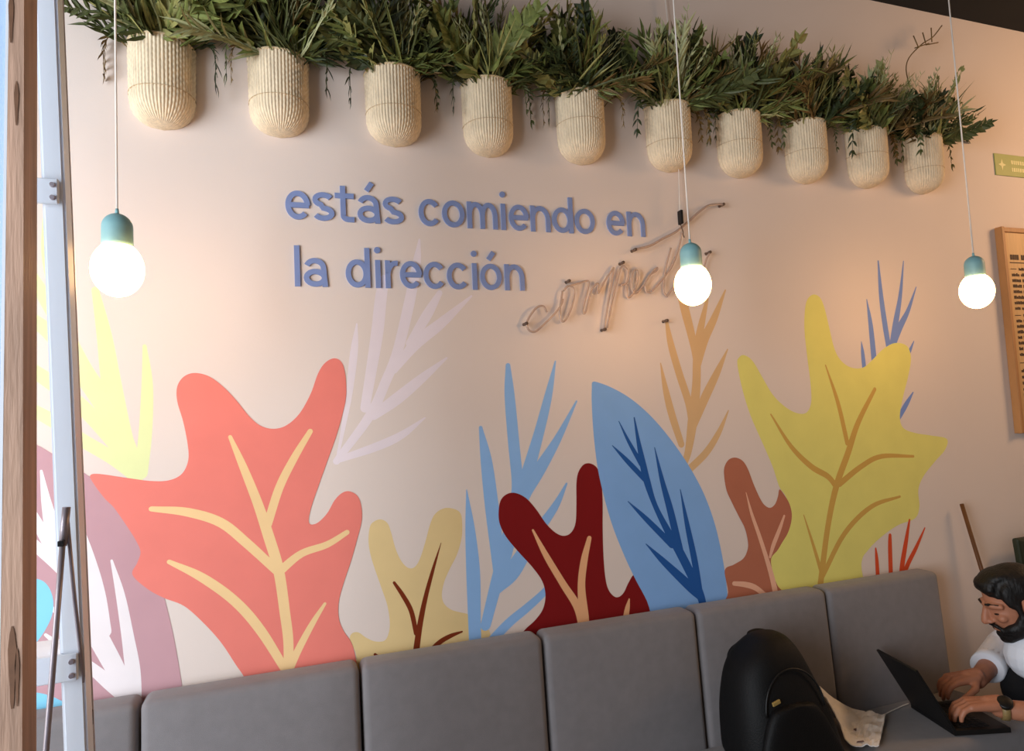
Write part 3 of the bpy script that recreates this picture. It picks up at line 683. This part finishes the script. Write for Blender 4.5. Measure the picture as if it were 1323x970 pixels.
pt_ = along(A1, A0, ZTOP); boxobj('top_cap', (-.86, -.78, ZTOP-.02), (pt_.x+.03, -.66, ZTOP+.03), M_alu, lad, .008)
h = lp(84, 655, -.772)
def bar(name, pts, r): tubeobj(name, pts, r, M_aludark, lad, 8)
bar('spreader', [lp(86, 655, -.772), lp(81, 705, -.772)], .0058)
bar('spreader', [lp(81, 700, -.775), lp(71, 830, -.78), lp(58, 990, -.786), lp(50, 1090, -.79)], .0042)
bar('spreader', [lp(86, 660, -.770), lp(96, 770, -.768), lp(108, 880, -.75), lp(116, 930, -.70)], .0028)
p = lp(79, 702, -.782); boxobj('hinge_pin', (p.x-.004, p.y-.004, p.z-.004), (p.x+.004, p.y+.006, p.z+.004), M_black, lad, .001)
p = lp(116, 928, -.70); boxobj('leg_clip', (p.x-.005, p.y-.008, p.z-.012), (p.x+.004, p.y+.006, p.z+.012), M_black, lad, .002)

# ------------------------------------------------------------------ menu board and green sign
MX, MZ1, MZ0 = 2.854, 2.256, 1.394; MW = .62
menu = empty('menu_board', (MX+MW/2, 0, MZ0), 'light wooden menu board with lines of small dark print at the right edge', 'menu board')
boxobj('board', (MX+.01, -.018, MZ0+.01), (MX+MW-.01, -.001, MZ1-.01), M_board, menu)
for lo, hi in (((MX, -.032, MZ0), (MX+.018, -.001, MZ1)), ((MX+MW-.018, -.032, MZ0), (MX+MW, -.001, MZ1)), ((MX+.018, -.024, MZ1-.02), (MX+MW-.018, -.001, MZ1)), ((MX+.018, -.024, MZ0), (MX+MW-.018, -.001, MZ0+.02))):
    boxobj('frame_strip', lo, hi, M_boardedge, menu, .002, 1)
def textline(z, h, x0, length, heavy=False):
    R = random.Random(int(z*1000)); bm = bmesh.new(); x = x0
    while x < x0+length:
        n = R.randint(3, 9)
        for _ in range(n):
            w = h*R.uniform(.35, .6); hh = h*(1 if heavy else R.uniform(.65, 1.0))
            box(bm, (x, -.0188, z), (x+w, -.0182, z+hh)); x += w+h*(.12 if heavy else .16)
            if x > x0+length: break
        x += h*.55
    obj('print_line', bm, M_ink, menu)
def mz(zy): return onY(1301, 280+zy/3.226, -.018).z
textline(mz(178), .022, MX+.055, .14, True)
boxobj('print_rule', (MX+.05, -.0188, mz(192)), (MX+.4, -.0182, mz(188)), M_ink, menu)
for zy in (218, 412, 612):
    boxobj('print_rule', (MX+.05, -.0188, mz(zy)), (MX+.085, -.0182, mz(zy)+.003), M_ink, menu); textline(mz(zy+4), .012, MX+.10, .12)
for zy in (247, 271, 294, 317, 341, 364, 387, 440, 463, 486, 509, 533, 557, 581, 650, 676, 702, 728, 754, 780):
    textline(mz(zy), .014, MX+.055, random.Random(zy).uniform(.12, .3))
sg = onY(1283, 198), onY(1285, 226)
sign = empty('evacuation_sign', (sg[0].x+.17, 0, sg[1].z), 'small green wall sign with a pale arrow above the menu board', 'sign')
sx0, sz1, sz0 = sg[0].x, sg[0].z, sg[1].z
boxobj('plate', (sx0, -.004, sz0), (sx0+.34, -.0005, sz1), M_green, sign, .001, 1)
c = ((sx0+.042), (sz0+sz1)/2)
vsn = []
for k in range(4):
    a = PI/2*k; vsn += [(c[0]+.024*math.cos(a), -.0046, c[1]+.026*math.sin(a)), (c[0]+.009*math.cos(a+PI/4), -.0046, c[1]+.009*math.sin(a+PI/4))]
pyobj('arrow_mark', vsn, [tuple(range(8))], M_signlite, sign)
for z, l in ((c[1]+.006, .15), (c[1]-.026, .19)):
    R = random.Random(int(z*999)); bm = bmesh.new(); x = sx0+.1
    while x < sx0+.1+l:
        w = R.uniform(.007, .011); box(bm, (x, -.0046, z), (x+w, -.004, z+.017)); x += w+.004
    obj('print_line', bm, M_signlite, sign)

# ------------------------------------------------------------------ things on the bench
# backpack
bpk = empty('backpack', (1.37, -.26, .535), 'black backpack with a small gold tag leaning against the bench back', 'backpack')
lv = [(.547, 1.200, 1.520, .23), (.567, 1.190, 1.524, .245), (.62, 1.190, 1.512, .245), (.68, 1.194, 1.492, .235), (.74, 1.203, 1.470, .21), (.79, 1.217, 1.449, .185), (.83, 1.243, 1.430, .16), (.86, 1.280, 1.410, .125), (.876, 1.305, 1.395, .09), (.882, 1.325, 1.38, .05)]
def loft(bm, levels, ymid, seg=40, p=2.8):
    rings = []
    for z, xa, xb, dp in levels:
        cx, hw = (xa+xb)/2, (xb-xa)/2; cy = ymid(z); rg = []
        for k in range(seg):
            a = 2*PI*k/seg; ca, sa = math.cos(a), math.sin(a)
            rg.append(bm.verts.new((cx+hw*math.copysign(abs(ca)**(2/p), ca), cy+dp/2*math.copysign(abs(sa)**(2/p), sa), z)))
        rings.append(rg)
    for a, b in zip(rings, rings[1:]):
        for k in range(seg): bm.faces.new((a[k], a[(k+1) % seg], b[(k+1) % seg], b[k]))
    bm.faces.new(rings[0][::-1]); bm.faces.new(rings[-1])
    return bm
L2 = cat_rom(lv, 4)
yb = lambda z: -.252-.02*(.88-z)/.35
obj('body', loft(bmesh.new(), L2, yb), M_pack, bpk, True)
lv2 = [(z, xa+.07, xb-.075, .05) for z, xa, xb, dp in [(.552, 1.16, 1.56, 0), (.56, 1.13, 1.56, 0), (.62, 1.14, 1.53, 0), (.68, 1.165, 1.50, 0), (.715, 1.19, 1.47, 0), (.725, 1.23, 1.43, 0)]]
fp = obj('front_pocket', loft(bmesh.new(), cat_rom(lv2, 3), lambda z: -.385+.10*(z-.545)), M_pack, bpk, True)
zp = []
for k in range(25):
    a = PI*k/24; zp.append((1.338+.10*math.cos(a), -.350-.016*(1-math.sin(a)), .70+.110*math.sin(a)))
tubeobj('zipper', zp, .003, M_black, bpk, 6)
tubeobj('top_handle', cat_rom([(1.32, -.215, .858), (1.325, -.200, .868), (1.355, -.195, .872), (1.385, -.200, .866), (1.39, -.215, .852)], 5), .006, M_pack, bpk, 8)
for dx in (-.055, .055):
    bm = bmesh.new(); tube(bm, cat_rom([(1.345+dx, -.205, .845), (1.345+dx*1.2, -.165, .80), (1.35+dx*1.3, -.150, .70), (1.35+dx*1.4, -.150, .60)], 5), .010, 8); obj('shoulder_strap', bm, M_pack, bpk, True)
tubeobj('side_strap', cat_rom([(1.425, -.24, .80), (1.452, -.25, .745), (1.482, -.27, .67), (1.502, -.28, .60), (1.508, -.29, .56)], 5), .007, M_pack, bpk, 8)
gp = onY(1003, 908, -.372)
bm = bmesh.new(); box(bm, (-.013, -.003, -.0055), (.013, .003, .0055), .0015, 2, Matrix.Translation((gp.x, -.372, gp.z)) @ Matrix.Rotation(-.25, 4, 'Y')); obj('gold_tag', bm, M_gold, bpk)

# crumpled paper
pc = [onSeat(1082, 966, .012), onSeat(1136, 966, .006), onSeat(1145, 926, .008), onSeat(1088, 918, .02)]
pkt = onY(1071, 903, -.27)
NXp, NYp = 22, 16
vsn, fcs = [], []
for j in range(NYp+1):
    v = j/NYp
    for i in range(NXp+1):
        u = i/NXp
        p = pc[0]*(1-u)*(1-v)+pc[1]*u*(1-v)+pc[2]*u*v+pc[3]*(1-u)*v
        lift = max(0, 1-u*2.2)**1.6
        p = p.lerp(Vector((pkt.x+.022+.01*v, p.y*.5+pkt.y*.5, p.z+(pkt.z-p.z)*(.25+.75*v))), lift)
        p = p+Vector((0, 0, .010*noise.noise(Vector((u*5, v*4, 3.1)))+.006*noise.noise(Vector((u*11, v*9, 7.7)))+.006))
        vsn.append(p)
for j in range(NYp):
    for i in range(NXp): a = j*(NXp+1)+i; fcs.append((a, a+1, a+NXp+2, a+NXp+1))
pap = empty('paper_napkin', tuple(pc[1]), 'crumpled white printed paper lying on the bench against the backpack', 'paper')
sh = pyobj('sheet', vsn, fcs, M_paper, pap, False)
md = sh.modifiers.new('thick', 'SOLIDIFY'); md.thickness = .003; md.offset = 1
i0 = 8; j0 = 7
def pq(i, j): return Vector(vsn[j*(NXp+1)+i])+Vector((0, -.001, .0042))
pyobj('print_mark', [pq(8, 6), pq(9, 6), pq(9, 7), pq(8, 7)], [(0, 1, 2, 3)], M_print, sh)
pyobj('print_mark', [pq(10, 1), pq(14, 1), pq(14, 1)+Vector((.004, .008, 0)), pq(10, 1)+Vector((.004, .008, 0))], [(0, 1, 2, 3)], M_print, sh)

# laptop: open, edge towards the camera
hf, hn = onSeat(1177, 911, .01), onSeat(1222, 940, .01)
wdir = (hn-hf); wdir.z = 0; wdir.normalize()
WL = .24; hn = hf+wdir*WL
fdir = Vector((-wdir.y, wdir.x, 0))
if fdir.x < 0: fdir = -fdir
lt = empty('laptop', tuple(hf+wdir*WL/2), 'open black laptop under the hands of the man in the white shirt', 'laptop')
zb = seat_z(hn.y)+.004
def quadslab(name, a, b, c_, d_, th, m, parent):
    n = (b-a).cross(d_-a).normalized()
    if n.z < 0: n = -n
    v = [a, b, c_, d_]; v = [Vector(p) for p in v]; v2 = [p+n*th for p in v]
    return pyobj(name, v+v2, [(3, 2, 1, 0), (4, 5, 6, 7), (0, 1, 5, 4), (1, 2, 6, 5), (2, 3, 7, 6), (3, 0, 4, 7)], m, parent)
a = Vector((hf.x, hf.y, seat_z(hf.y)+.003)); b = Vector((hn.x, hn.y, seat_z(hn.y)+.003))
def onbench(p): return Vector((p.x, p.y, seat_z(p.y)+.003))
DL = .165
base = quadslab('base', a, b, onbench(b+fdir*DL), onbench(a+fdir*DL), .014, M_black, lt)
lean = (-fdir*.55+Vector((0, 0, 1))).normalized()
LH = .205
a2, b2 = a+Vector((0, 0, .012)), b+Vector((0, 0, .012))
lid = quadslab('lid', a2, b2, b2+lean*LH, a2+lean*LH, .007, M_black, lt)
off = fdir*.0075+Vector((0, 0, .004))
quadslab('screen', a2+off+wdir*.012+lean*.012, b2+off-wdir*.012+lean*.012, b2+off-wdir*.012+lean*(LH-.012), a2+off+wdir*.012+lean*(LH-.012), .0008, M_screen, lid)
M_key = mat('key_black', (22, 22, 24), .6, .1, 30)
for r_ in range(5):
    for k in range(12):
        c = a+wdir*(.02+k*(WL-.04)/12)+fdir*(.025+r_*.019); s1 = wdir*((WL-.04)/12-.003); s2 = fdir*.016
        P = [onbench(q_)+Vector((0, 0, .0142)) for q_ in (c, c+s1, c+s1+s2, c+s2)]
        quadslab('key', *P, .0015, M_key, base)
# charging cable
cb = [onSeat(1096, 928, .012), onSeat(1118, 922, .005), onSeat(1136, 925, .005), onSeat(1152, 918, .005), onSeat(1165, 912, .005), onSeat(1174, 908.5, .007)]
tag(tubeobj('charging_cable', cat_rom([tuple(p) for p in cb], 6), .002, M_cord, None, 6), 'thin white charging cable running from the paper to the laptop', 'cable')

# ------------------------------------------------------------------ stick and chair at the right edge
s1, s2 = onY(1242.5, 651, -.03), onY(1268, 735, -.05)
d = (s2-s1); s0 = s1+d*((.004-s1.z)/d.z)
tag(tubeobj('wooden_pole', [s1, s1.lerp(s0, .5), s0], .0075, M_stick, None, 10), 'thin brown wooden pole leaning on the wall behind the man', 'pole')
tp = onY(1314, 696, -.07)
ch = empty('dining_chair', (tp.x+.25, -.2, 0), 'dark green chair against the wall behind the man, cut by the right edge', 'chair')
cx0 = tp.x; bm = bmesh.new()
box(bm, (cx0, -.075, .44), (cx0+.42, -.045, tp.z), .01, 2)
for v in bm.verts: v.co.x += (tp.z-v.co.z)*(.11 if v.co.x < cx0+.2 else 0)
obj('backrest', bm, M_chair, ch)
boxobj('seat', (cx0+.06, -.385, .43), (cx0+.44, -.06, .47), M_chair, ch, .012)
for xx, yy in ((.07, -.08), (.40, -.08), (.07, -.36), (.40, -.36)):
    tubeobj('leg', [(cx0+xx+.01, yy, .44), (cx0+xx, yy, 0)], .013, M_black, ch, 10)

# ------------------------------------------------------------------ the man with the laptop
def remeshed(name, bm, voxel, m, parent=None, smooth_it=6, factor=.5):
    me = bpy.data.meshes.new(name); bm.to_mesh(me); bm.free()
    t = bpy.data.objects.new('tmp', me); COL.objects.link(t)
    md = t.modifiers.new('r', 'REMESH'); md.mode = 'VOXEL'; md.voxel_size = voxel
    if smooth_it:
        sm = t.modifiers.new('s', 'SMOOTH'); sm.iterations = smooth_it; sm.factor = factor
    dg = bpy.context.evaluated_depsgraph_get(); dg.update()
    out = bpy.data.meshes.new_from_object(t.evaluated_get(dg)); out.name = name
    bpy.data.objects.remove(t); out.materials.clear(); out.materials.append(m)
    out.polygons.foreach_set('use_smooth', [True]*len(out.polygons))
    return link(name, out, parent)
def ell(bm, c, r, rot=None, seg=20):
    if rot is not None: r = tuple(v*HS for v in r)
    mtx = Matrix.Translation(c) @ (rot.to_4x4() if rot is not None else Matrix.Identity(4)) @ Matrix.Diagonal((*r, 1))
    bmesh.ops.create_uvsphere(bm, u_segments=seg, v_segments=seg//2, radius=1, matrix=mtx)
def limb(bm, pts, rs, seg=16, ends=True):
    """tapered chain, ball at every joint; each piece a closed shell"""
    pts = [Vector(p) for p in pts]
    for (p, q_), (a, b) in zip(zip(pts, pts[1:]), zip(rs, rs[1:])): tube(bm, [p, q_], [a, b], seg)
    for k, (p, r_) in enumerate(zip(pts, rs)):
        if ends is True or (ends == 'start' and k < len(pts)-1) or 0 < k < len(pts)-1: ell(bm, p, (r_, r_, r_), None, 16)
FWD = Vector((-.80, .60, 0)); RGT = Vector((.60, .80, 0)); UPV = Vector((0, 0, 1))
HC = onY(1308, 777, -.33)
HS = .93
HFW = Vector((-.86, .51, 0)); HRG = Vector((.51, .86, 0))
pit = math.radians(-20)
hy = (HFW*math.cos(pit)+UPV*math.sin(pit)); hz = HRG.cross(hy); hx = HRG
HM = Matrix((hx, hy, hz)).transposed()
def hp(x, y, z): return HC+HM @ (Vector((x, y, z))*HS)
NB = Vector((HC.x+.115, HC.y-.075, HC.z-.095))          # base of the neck
SHL = NB+Vector((-.110, -.152, -.035)); SHR = NB+Vector((.110, .150, -.035))
ELL_ = Vector((2.27, -.64, .60)); ELR = Vector((NB.x+.075, -.15, .635))
WRL = onY(1291, 915, -.425); WRR = onY(1262, 879, -.255)
HIP = Vector((NB.x+.26, NB.y-.20, .45)); HPL = HIP-RGT*.09; HPR = HIP+RGT*.09
KNL = Vector((2.30, -.66, .50)); KNR = Vector((2.37, -.285, .555))
ANL = Vector((2.36, -.70, .085)); ANR = Vector((2.45, -.36, .105))
bm = bmesh.new()
# head
ell(bm, hp(0, -.012, .035), (.074, .094, .082), HM); ell(bm, hp(0, .028, -.02), (.060, .062, .085), HM)
ell(bm, hp(0, .052, -.088), (.036, .032, .026), HM); ell(bm, hp(0, .030, -.070), (.052, .050, .036), HM)
limb(bm, [hp(0, .088, .012), hp(0, .106, -.022), hp(0, .110, -.032)], [.009, .012, .0125], 12)
ell(bm, hp(.012, .096, -.036), (.010, .012, .008), HM, 12); ell(bm, hp(-.012, .096, -.036), (.010, .012, .008), HM, 12)
for s in (-1, 1):
    limb(bm, [hp(s*.012, .083, .020), hp(s*.035, .079, .022), hp(s*.055, .060, .016)], [.010, .011, .009], 12)
    ell(bm, hp(s*.040, .066, -.026), (.020, .018, .016), HM, 12)
    ell(bm, hp(s*.078, -.012, -.010), (.009, .020, .031), HM, 14); ell(bm, hp(s*.080, -.008, -.034), (.007, .011, .010), HM, 10)
ell(bm, hp(0, .084, -.058), (.022, .013, .006), HM, 12); ell(bm, hp(0, .082, -.070), (.019, .013, .007), HM, 12)
limb(bm, [hp(0, -.02, -.04), hp(0, -.045, -.10), NB], [.055, .054, .060])
# trunk, arms, legs
CH = NB.lerp(HIP, .38)
limb(bm, [NB, CH, HIP], [.075, .125, .13]); limb(bm, [SHL, NB, SHR], [.052, .065, .052])
limb(bm, [SHL, ELL_], [.050, .040]); limb(bm, [ELL_, WRL], [.040, .0265]); limb(bm, [SHR, ELR], [.050, .040]); limb(bm, [ELR, WRR], [.040, .0265])
limb(bm, [HPL, KNL, ANL], [.085, .055, .04]); limb(bm, [HPR, KNR, ANR], [.085, .055, .04])
def hand(W_, d, thumb_side, drop=.0, curls=(.0, .0, .0, .0), spread=1.0):
    d = Vector(d).normalized(); n = UPV-d*UPV.dot(d); n.normalize(); s = Vector(thumb_side); s = (s-d*s.dot(d)-n*s.dot(n)).normalized()
    K = W_+d*.085                                             # middle of the knuckles
    limb(bm, [W_, W_+d*.03], [.025, .024])
    for o_ in (-.028, -.010, .010, .027): limb(bm, [W_+d*.012+s*o_*.6, K+s*o_+n*(.004-abs(o_)*.1)], [.0165, .0115], 10)
    for j, (o_, L, cu) in enumerate(((.028, .066, curls[0]), (.010, .076, curls[1]), (-.009, .070, curls[2]), (-.027, .055, curls[3]))):
        p0 = K+s*o_+n*.001; a1 = .35+cu; a2 = .95+cu; a3 = 1.3+cu; sp = s*(o_*2.2*spread)
        p1 = p0+((d+sp)*math.cos(a1)-n*math.sin(a1)).normalized()*L*.45
        p2 = p1+((d+sp)*math.cos(a2)-n*math.sin(a2)).normalized()*L*.32
        p3 = p2+((d+sp)*math.cos(a3)-n*math.sin(a3)).normalized()*L*.24
        limb(bm, [p0, p1, p2, p3], [.0098, .0088, .0080, .0070], 10)
    t0 = W_+d*.022+s*.022-n*.006; t1 = t0+(d*.55+s*.65-n*.25).normalized()*.038; t2 = t1+(d*.9+s*.25-n*.3).normalized()*.030; t3 = t2+(d*1.0-n*.35).normalized()*.022
    limb(bm, [t0, t1, t2, t3], [.014, .0115, .010, .0082], 10)
hand(WRL+Vector((0, 0, .015)), FWD*.85-RGT*.10-UPV*.06, RGT, curls=(.05, .0, -.05, .0), spread=1.2)
hand(WRR+Vector((0, 0, .016)), FWD*.9-RGT*.35-UPV*.10, -RGT, curls=(-.1, .0, .05, .1), spread=1.4)
man = remeshed('person', bm, .0038, M_skin, None, 4, .5)
tag(man, 'man with black hair and beard in a white shirt typing on the laptop', 'person')
man.location = (0, 0, 0)
# eyes
M_eye = mat('eye_dark', (30, 20, 16), .2, .05, 10)
for s in (-1, 1):
    bm = bmesh.new(); ell(bm, hp(s*.032, .0755, -.009), (.0120, .007, .0032), HM, 14); obj('eye', bm, M_eye, man, True)
    bm = bmesh.new(); limb(bm, [hp(s*.014, .0890, .024), hp(s*.034, .0860, .028), hp(s*.054, .0660, .023)], [.0040, .0048, .0030], 10); obj('eyebrow', bm, M_hair, man, True)
# hair and beard
bm = bmesh.new()
ell(bm, hp(0, -.020, .052), (.082, .098, .080), HM); ell(bm, hp(0, -.055, .020), (.076, .062, .075), HM)
ell(bm, hp(0, .048, .090), (.056, .040, .028), HM); ell(bm, hp(.02, .062, .078), (.038, .022, .020), HM); ell(bm, hp(-.02, .063, .078), (.038, .022, .020), HM); ell(bm, hp(0, .01, .104), (.062, .06, .026), HM)
for s in (-1, 1):
    ell(bm, hp(s*.066, .018, .040), (.014, .030, .045), HM, 14); limb(bm, [hp(s*.070, .014, .01), hp(s*.069, .016, -.03)], [.010, .008], 10)
remeshed('hair', bm, .004, M_hair, man, 3)
bm = bmesh.new()
for s in (-1, 1):
    limb(bm, [hp(s*.069, .014, -.02), hp(s*.064, .016, -.055), hp(s*.050, .042, -.088), hp(s*.022, .066, -.104), hp(0, .072, -.107)], [.009, .014, .017, .017, .018], 12)
    limb(bm, [hp(s*.062, .022, -.060), hp(s*.046, .056, -.070), hp(s*.030, .078, -.075)], [.016, .017, .010], 12); limb(bm, [hp(s*.067, .014, -.035), hp(s*.055, .040, -.070)], [.013, .016], 12)
    limb(bm, [hp(s*.030, .082, -.066), hp(s*.024, .092, -.052), hp(0, .099, -.047)], [.0055, .0065, .0055], 10)
ell(bm, hp(0, .080, -.090), (.024, .014, .015), HM, 12)
remeshed('beard', bm, .0035, M_hair, man, 2)
# shirt
bm = bmesh.new()
limb(bm, [NB+Vector((.03, -.02, -.02)), CH, HIP+Vector((0, 0, .04))], [.098, .150, .158]); ell(bm, NB+FWD*.02+Vector((.05, -.03, -.11)), (.12, .12, .12)); limb(bm, [SHR, onY(1336, 846, -.36)], [.07, .082]); limb(bm, [NB, onY(1336, 846, -.36), CH], [.08, .085, .12]); limb(bm, [SHL, NB+Vector((.02, -.015, -.015)), SHR], [.070, .088, .070])
CUL = ELL_.lerp(WRL, .62); CUR = ELR.lerp(WRR, .60)
limb(bm, [SHL, ELL_, CUL], [.070, .056, .046], ends='start'); limb(bm, [SHR, ELR, CUR], [.070, .058, .052], ends='start')
sh = remeshed('shirt', bm, .005, M_shirt, man, 5)
bm = bmesh.new(); limb(bm, [NB+Vector((.015, -.01, .005)), NB+(hp(0, -.045, -.10)-NB)*.55], [.080, .066], ends=False); obj('collar', bm, M_shirt, sh, True)
for a_, b_ in ((ELL_, WRL), (ELR, WRR)):
    k = .62 if a_ is ELL_ else .60; d_ = (b_-a_).normalized(); c_ = a_.lerp(b_, k)
    bm = bmesh.new(); tube(bm, [c_-d_*.045, c_-d_*.04, c_+d_*.010, c_+d_*.012], [.048, .0525, .0525, .047], 20); obj('cuff', bm, M_shirt, sh, True)
bm = bmesh.new(); limb(bm, [HIP+Vector((0, 0, .03)), HIP], [.14, .15])
limb(bm, [HPL, KNL, ANL+Vector((0, 0, .03))], [.105, .074, .06], ends='start'); limb(bm, [HPR, KNR, ANR+Vector((0, 0, .03))], [.105, .074, .06], ends='start')
remeshed('trousers', bm, .006, M_trouser, man, 4)
for an in (ANL, ANR):
    bm = bmesh.new(); limb(bm, [an+Vector((0, 0, -.03))-FWD*.05, an+Vector((0, 0, -.045))+FWD*.09, an+Vector((0, 0, -.05))+FWD*.15], [.045, .04, .034]); 
    for v in bm.verts: v.co.z = max(v.co.z, .002)
    remeshed('shoe', bm, .006, M_black, man, 2)
# wrist watch
d_ = (WRL-ELL_).normalized(); wc = WRL-d_*.012
n_ = (UPV-d_*UPV.dot(d_)).normalized(); s_ = d_.cross(n_)
bm = bmesh.new()
ring = [wc+(n_*math.cos(2*PI*k/28)*.029+s_*math.sin(2*PI*k/28)*.031) for k in range(28)]
rows = []
M_strap = mat('watch_strap', (142, 118, 74), .5, .1, 30)
for k in range(28):
    o_ = (ring[k]-wc).normalized()
    rows.append([bm.verts.new(ring[k]+d_*a_*.010+o_*b_) for a_, b_ in ((-1, 0), (1, 0), (1, .003), (-1, .003))])
for k in range(28):
    a_, b_ = rows[k], rows[(k+1) % 28]
    for q_ in range(4): bm.faces.new((a_[q_], a_[(q_+1) % 4], b_[(q_+1) % 4], b_[q_]))
wt = obj('watch', bm, M_strap, man, True)
fdir_ = (n_*.72+(CAM-wc).normalized()*.75).normalized()
fdir_ = (fdir_-d_*fdir_.dot(d_)).normalized()
bm = bmesh.new(); tube(bm, [wc+fdir_*.026, wc+fdir_*.036, wc+fdir_*.038], [.0215, .0215, .0185], 24); obj('watch_face', bm, M_black, wt, True)

# low stool under the man
# dry branch reaching up from the last planter
pl = [o for o in bpy.data.objects if o.name.startswith('wall_planter')][-1]
br = [tuple(onY(x, y, -.06)) for x, y in ((1198, 172), (1175, 110), (1172, 80), (1190, 58), (1205, 48), (1217, 33))]
tubeobj('dry_branch', cat_rom(br, 5), .0022, M_leaf[4], pl, 6)
for a_, b_ in (((1180, 46), (1187, 62)), ((1192, 42), (1196, 56)), ((1203, 36), (1204, 54)), ((1182, 62), (1200, 56)), ((1196, 58), (1212, 55))):
    tubeobj('dry_twig', [tuple(onY(*a_, -.06)), tuple(onY(*b_, -.06))], .0022, M_leaf[4], pl, 6)

st = empty('low_stool', (HIP.x, HIP.y, 0), 'low dark stool the man in the white shirt sits on', 'stool')
SZ = HIP.z-.158
obj('seat', lathe(bmesh.new(), [(0, SZ), (.17, SZ), (.185, SZ-.012), (.185, SZ-.05), (.17, SZ-.06), (0, SZ-.06)], HIP.x, HIP.y, 32), M_base, st, True)
for k in range(4):
    a_ = PI/4+k*PI/2; c_, s__ = math.cos(a_), math.sin(a_)
    tubeobj('leg', [(HIP.x+.12*c_, HIP.y+.12*s__, SZ-.05), (HIP.x+.16*c_, HIP.y+.16*s__, 0)], .014, M_base, st, 10)
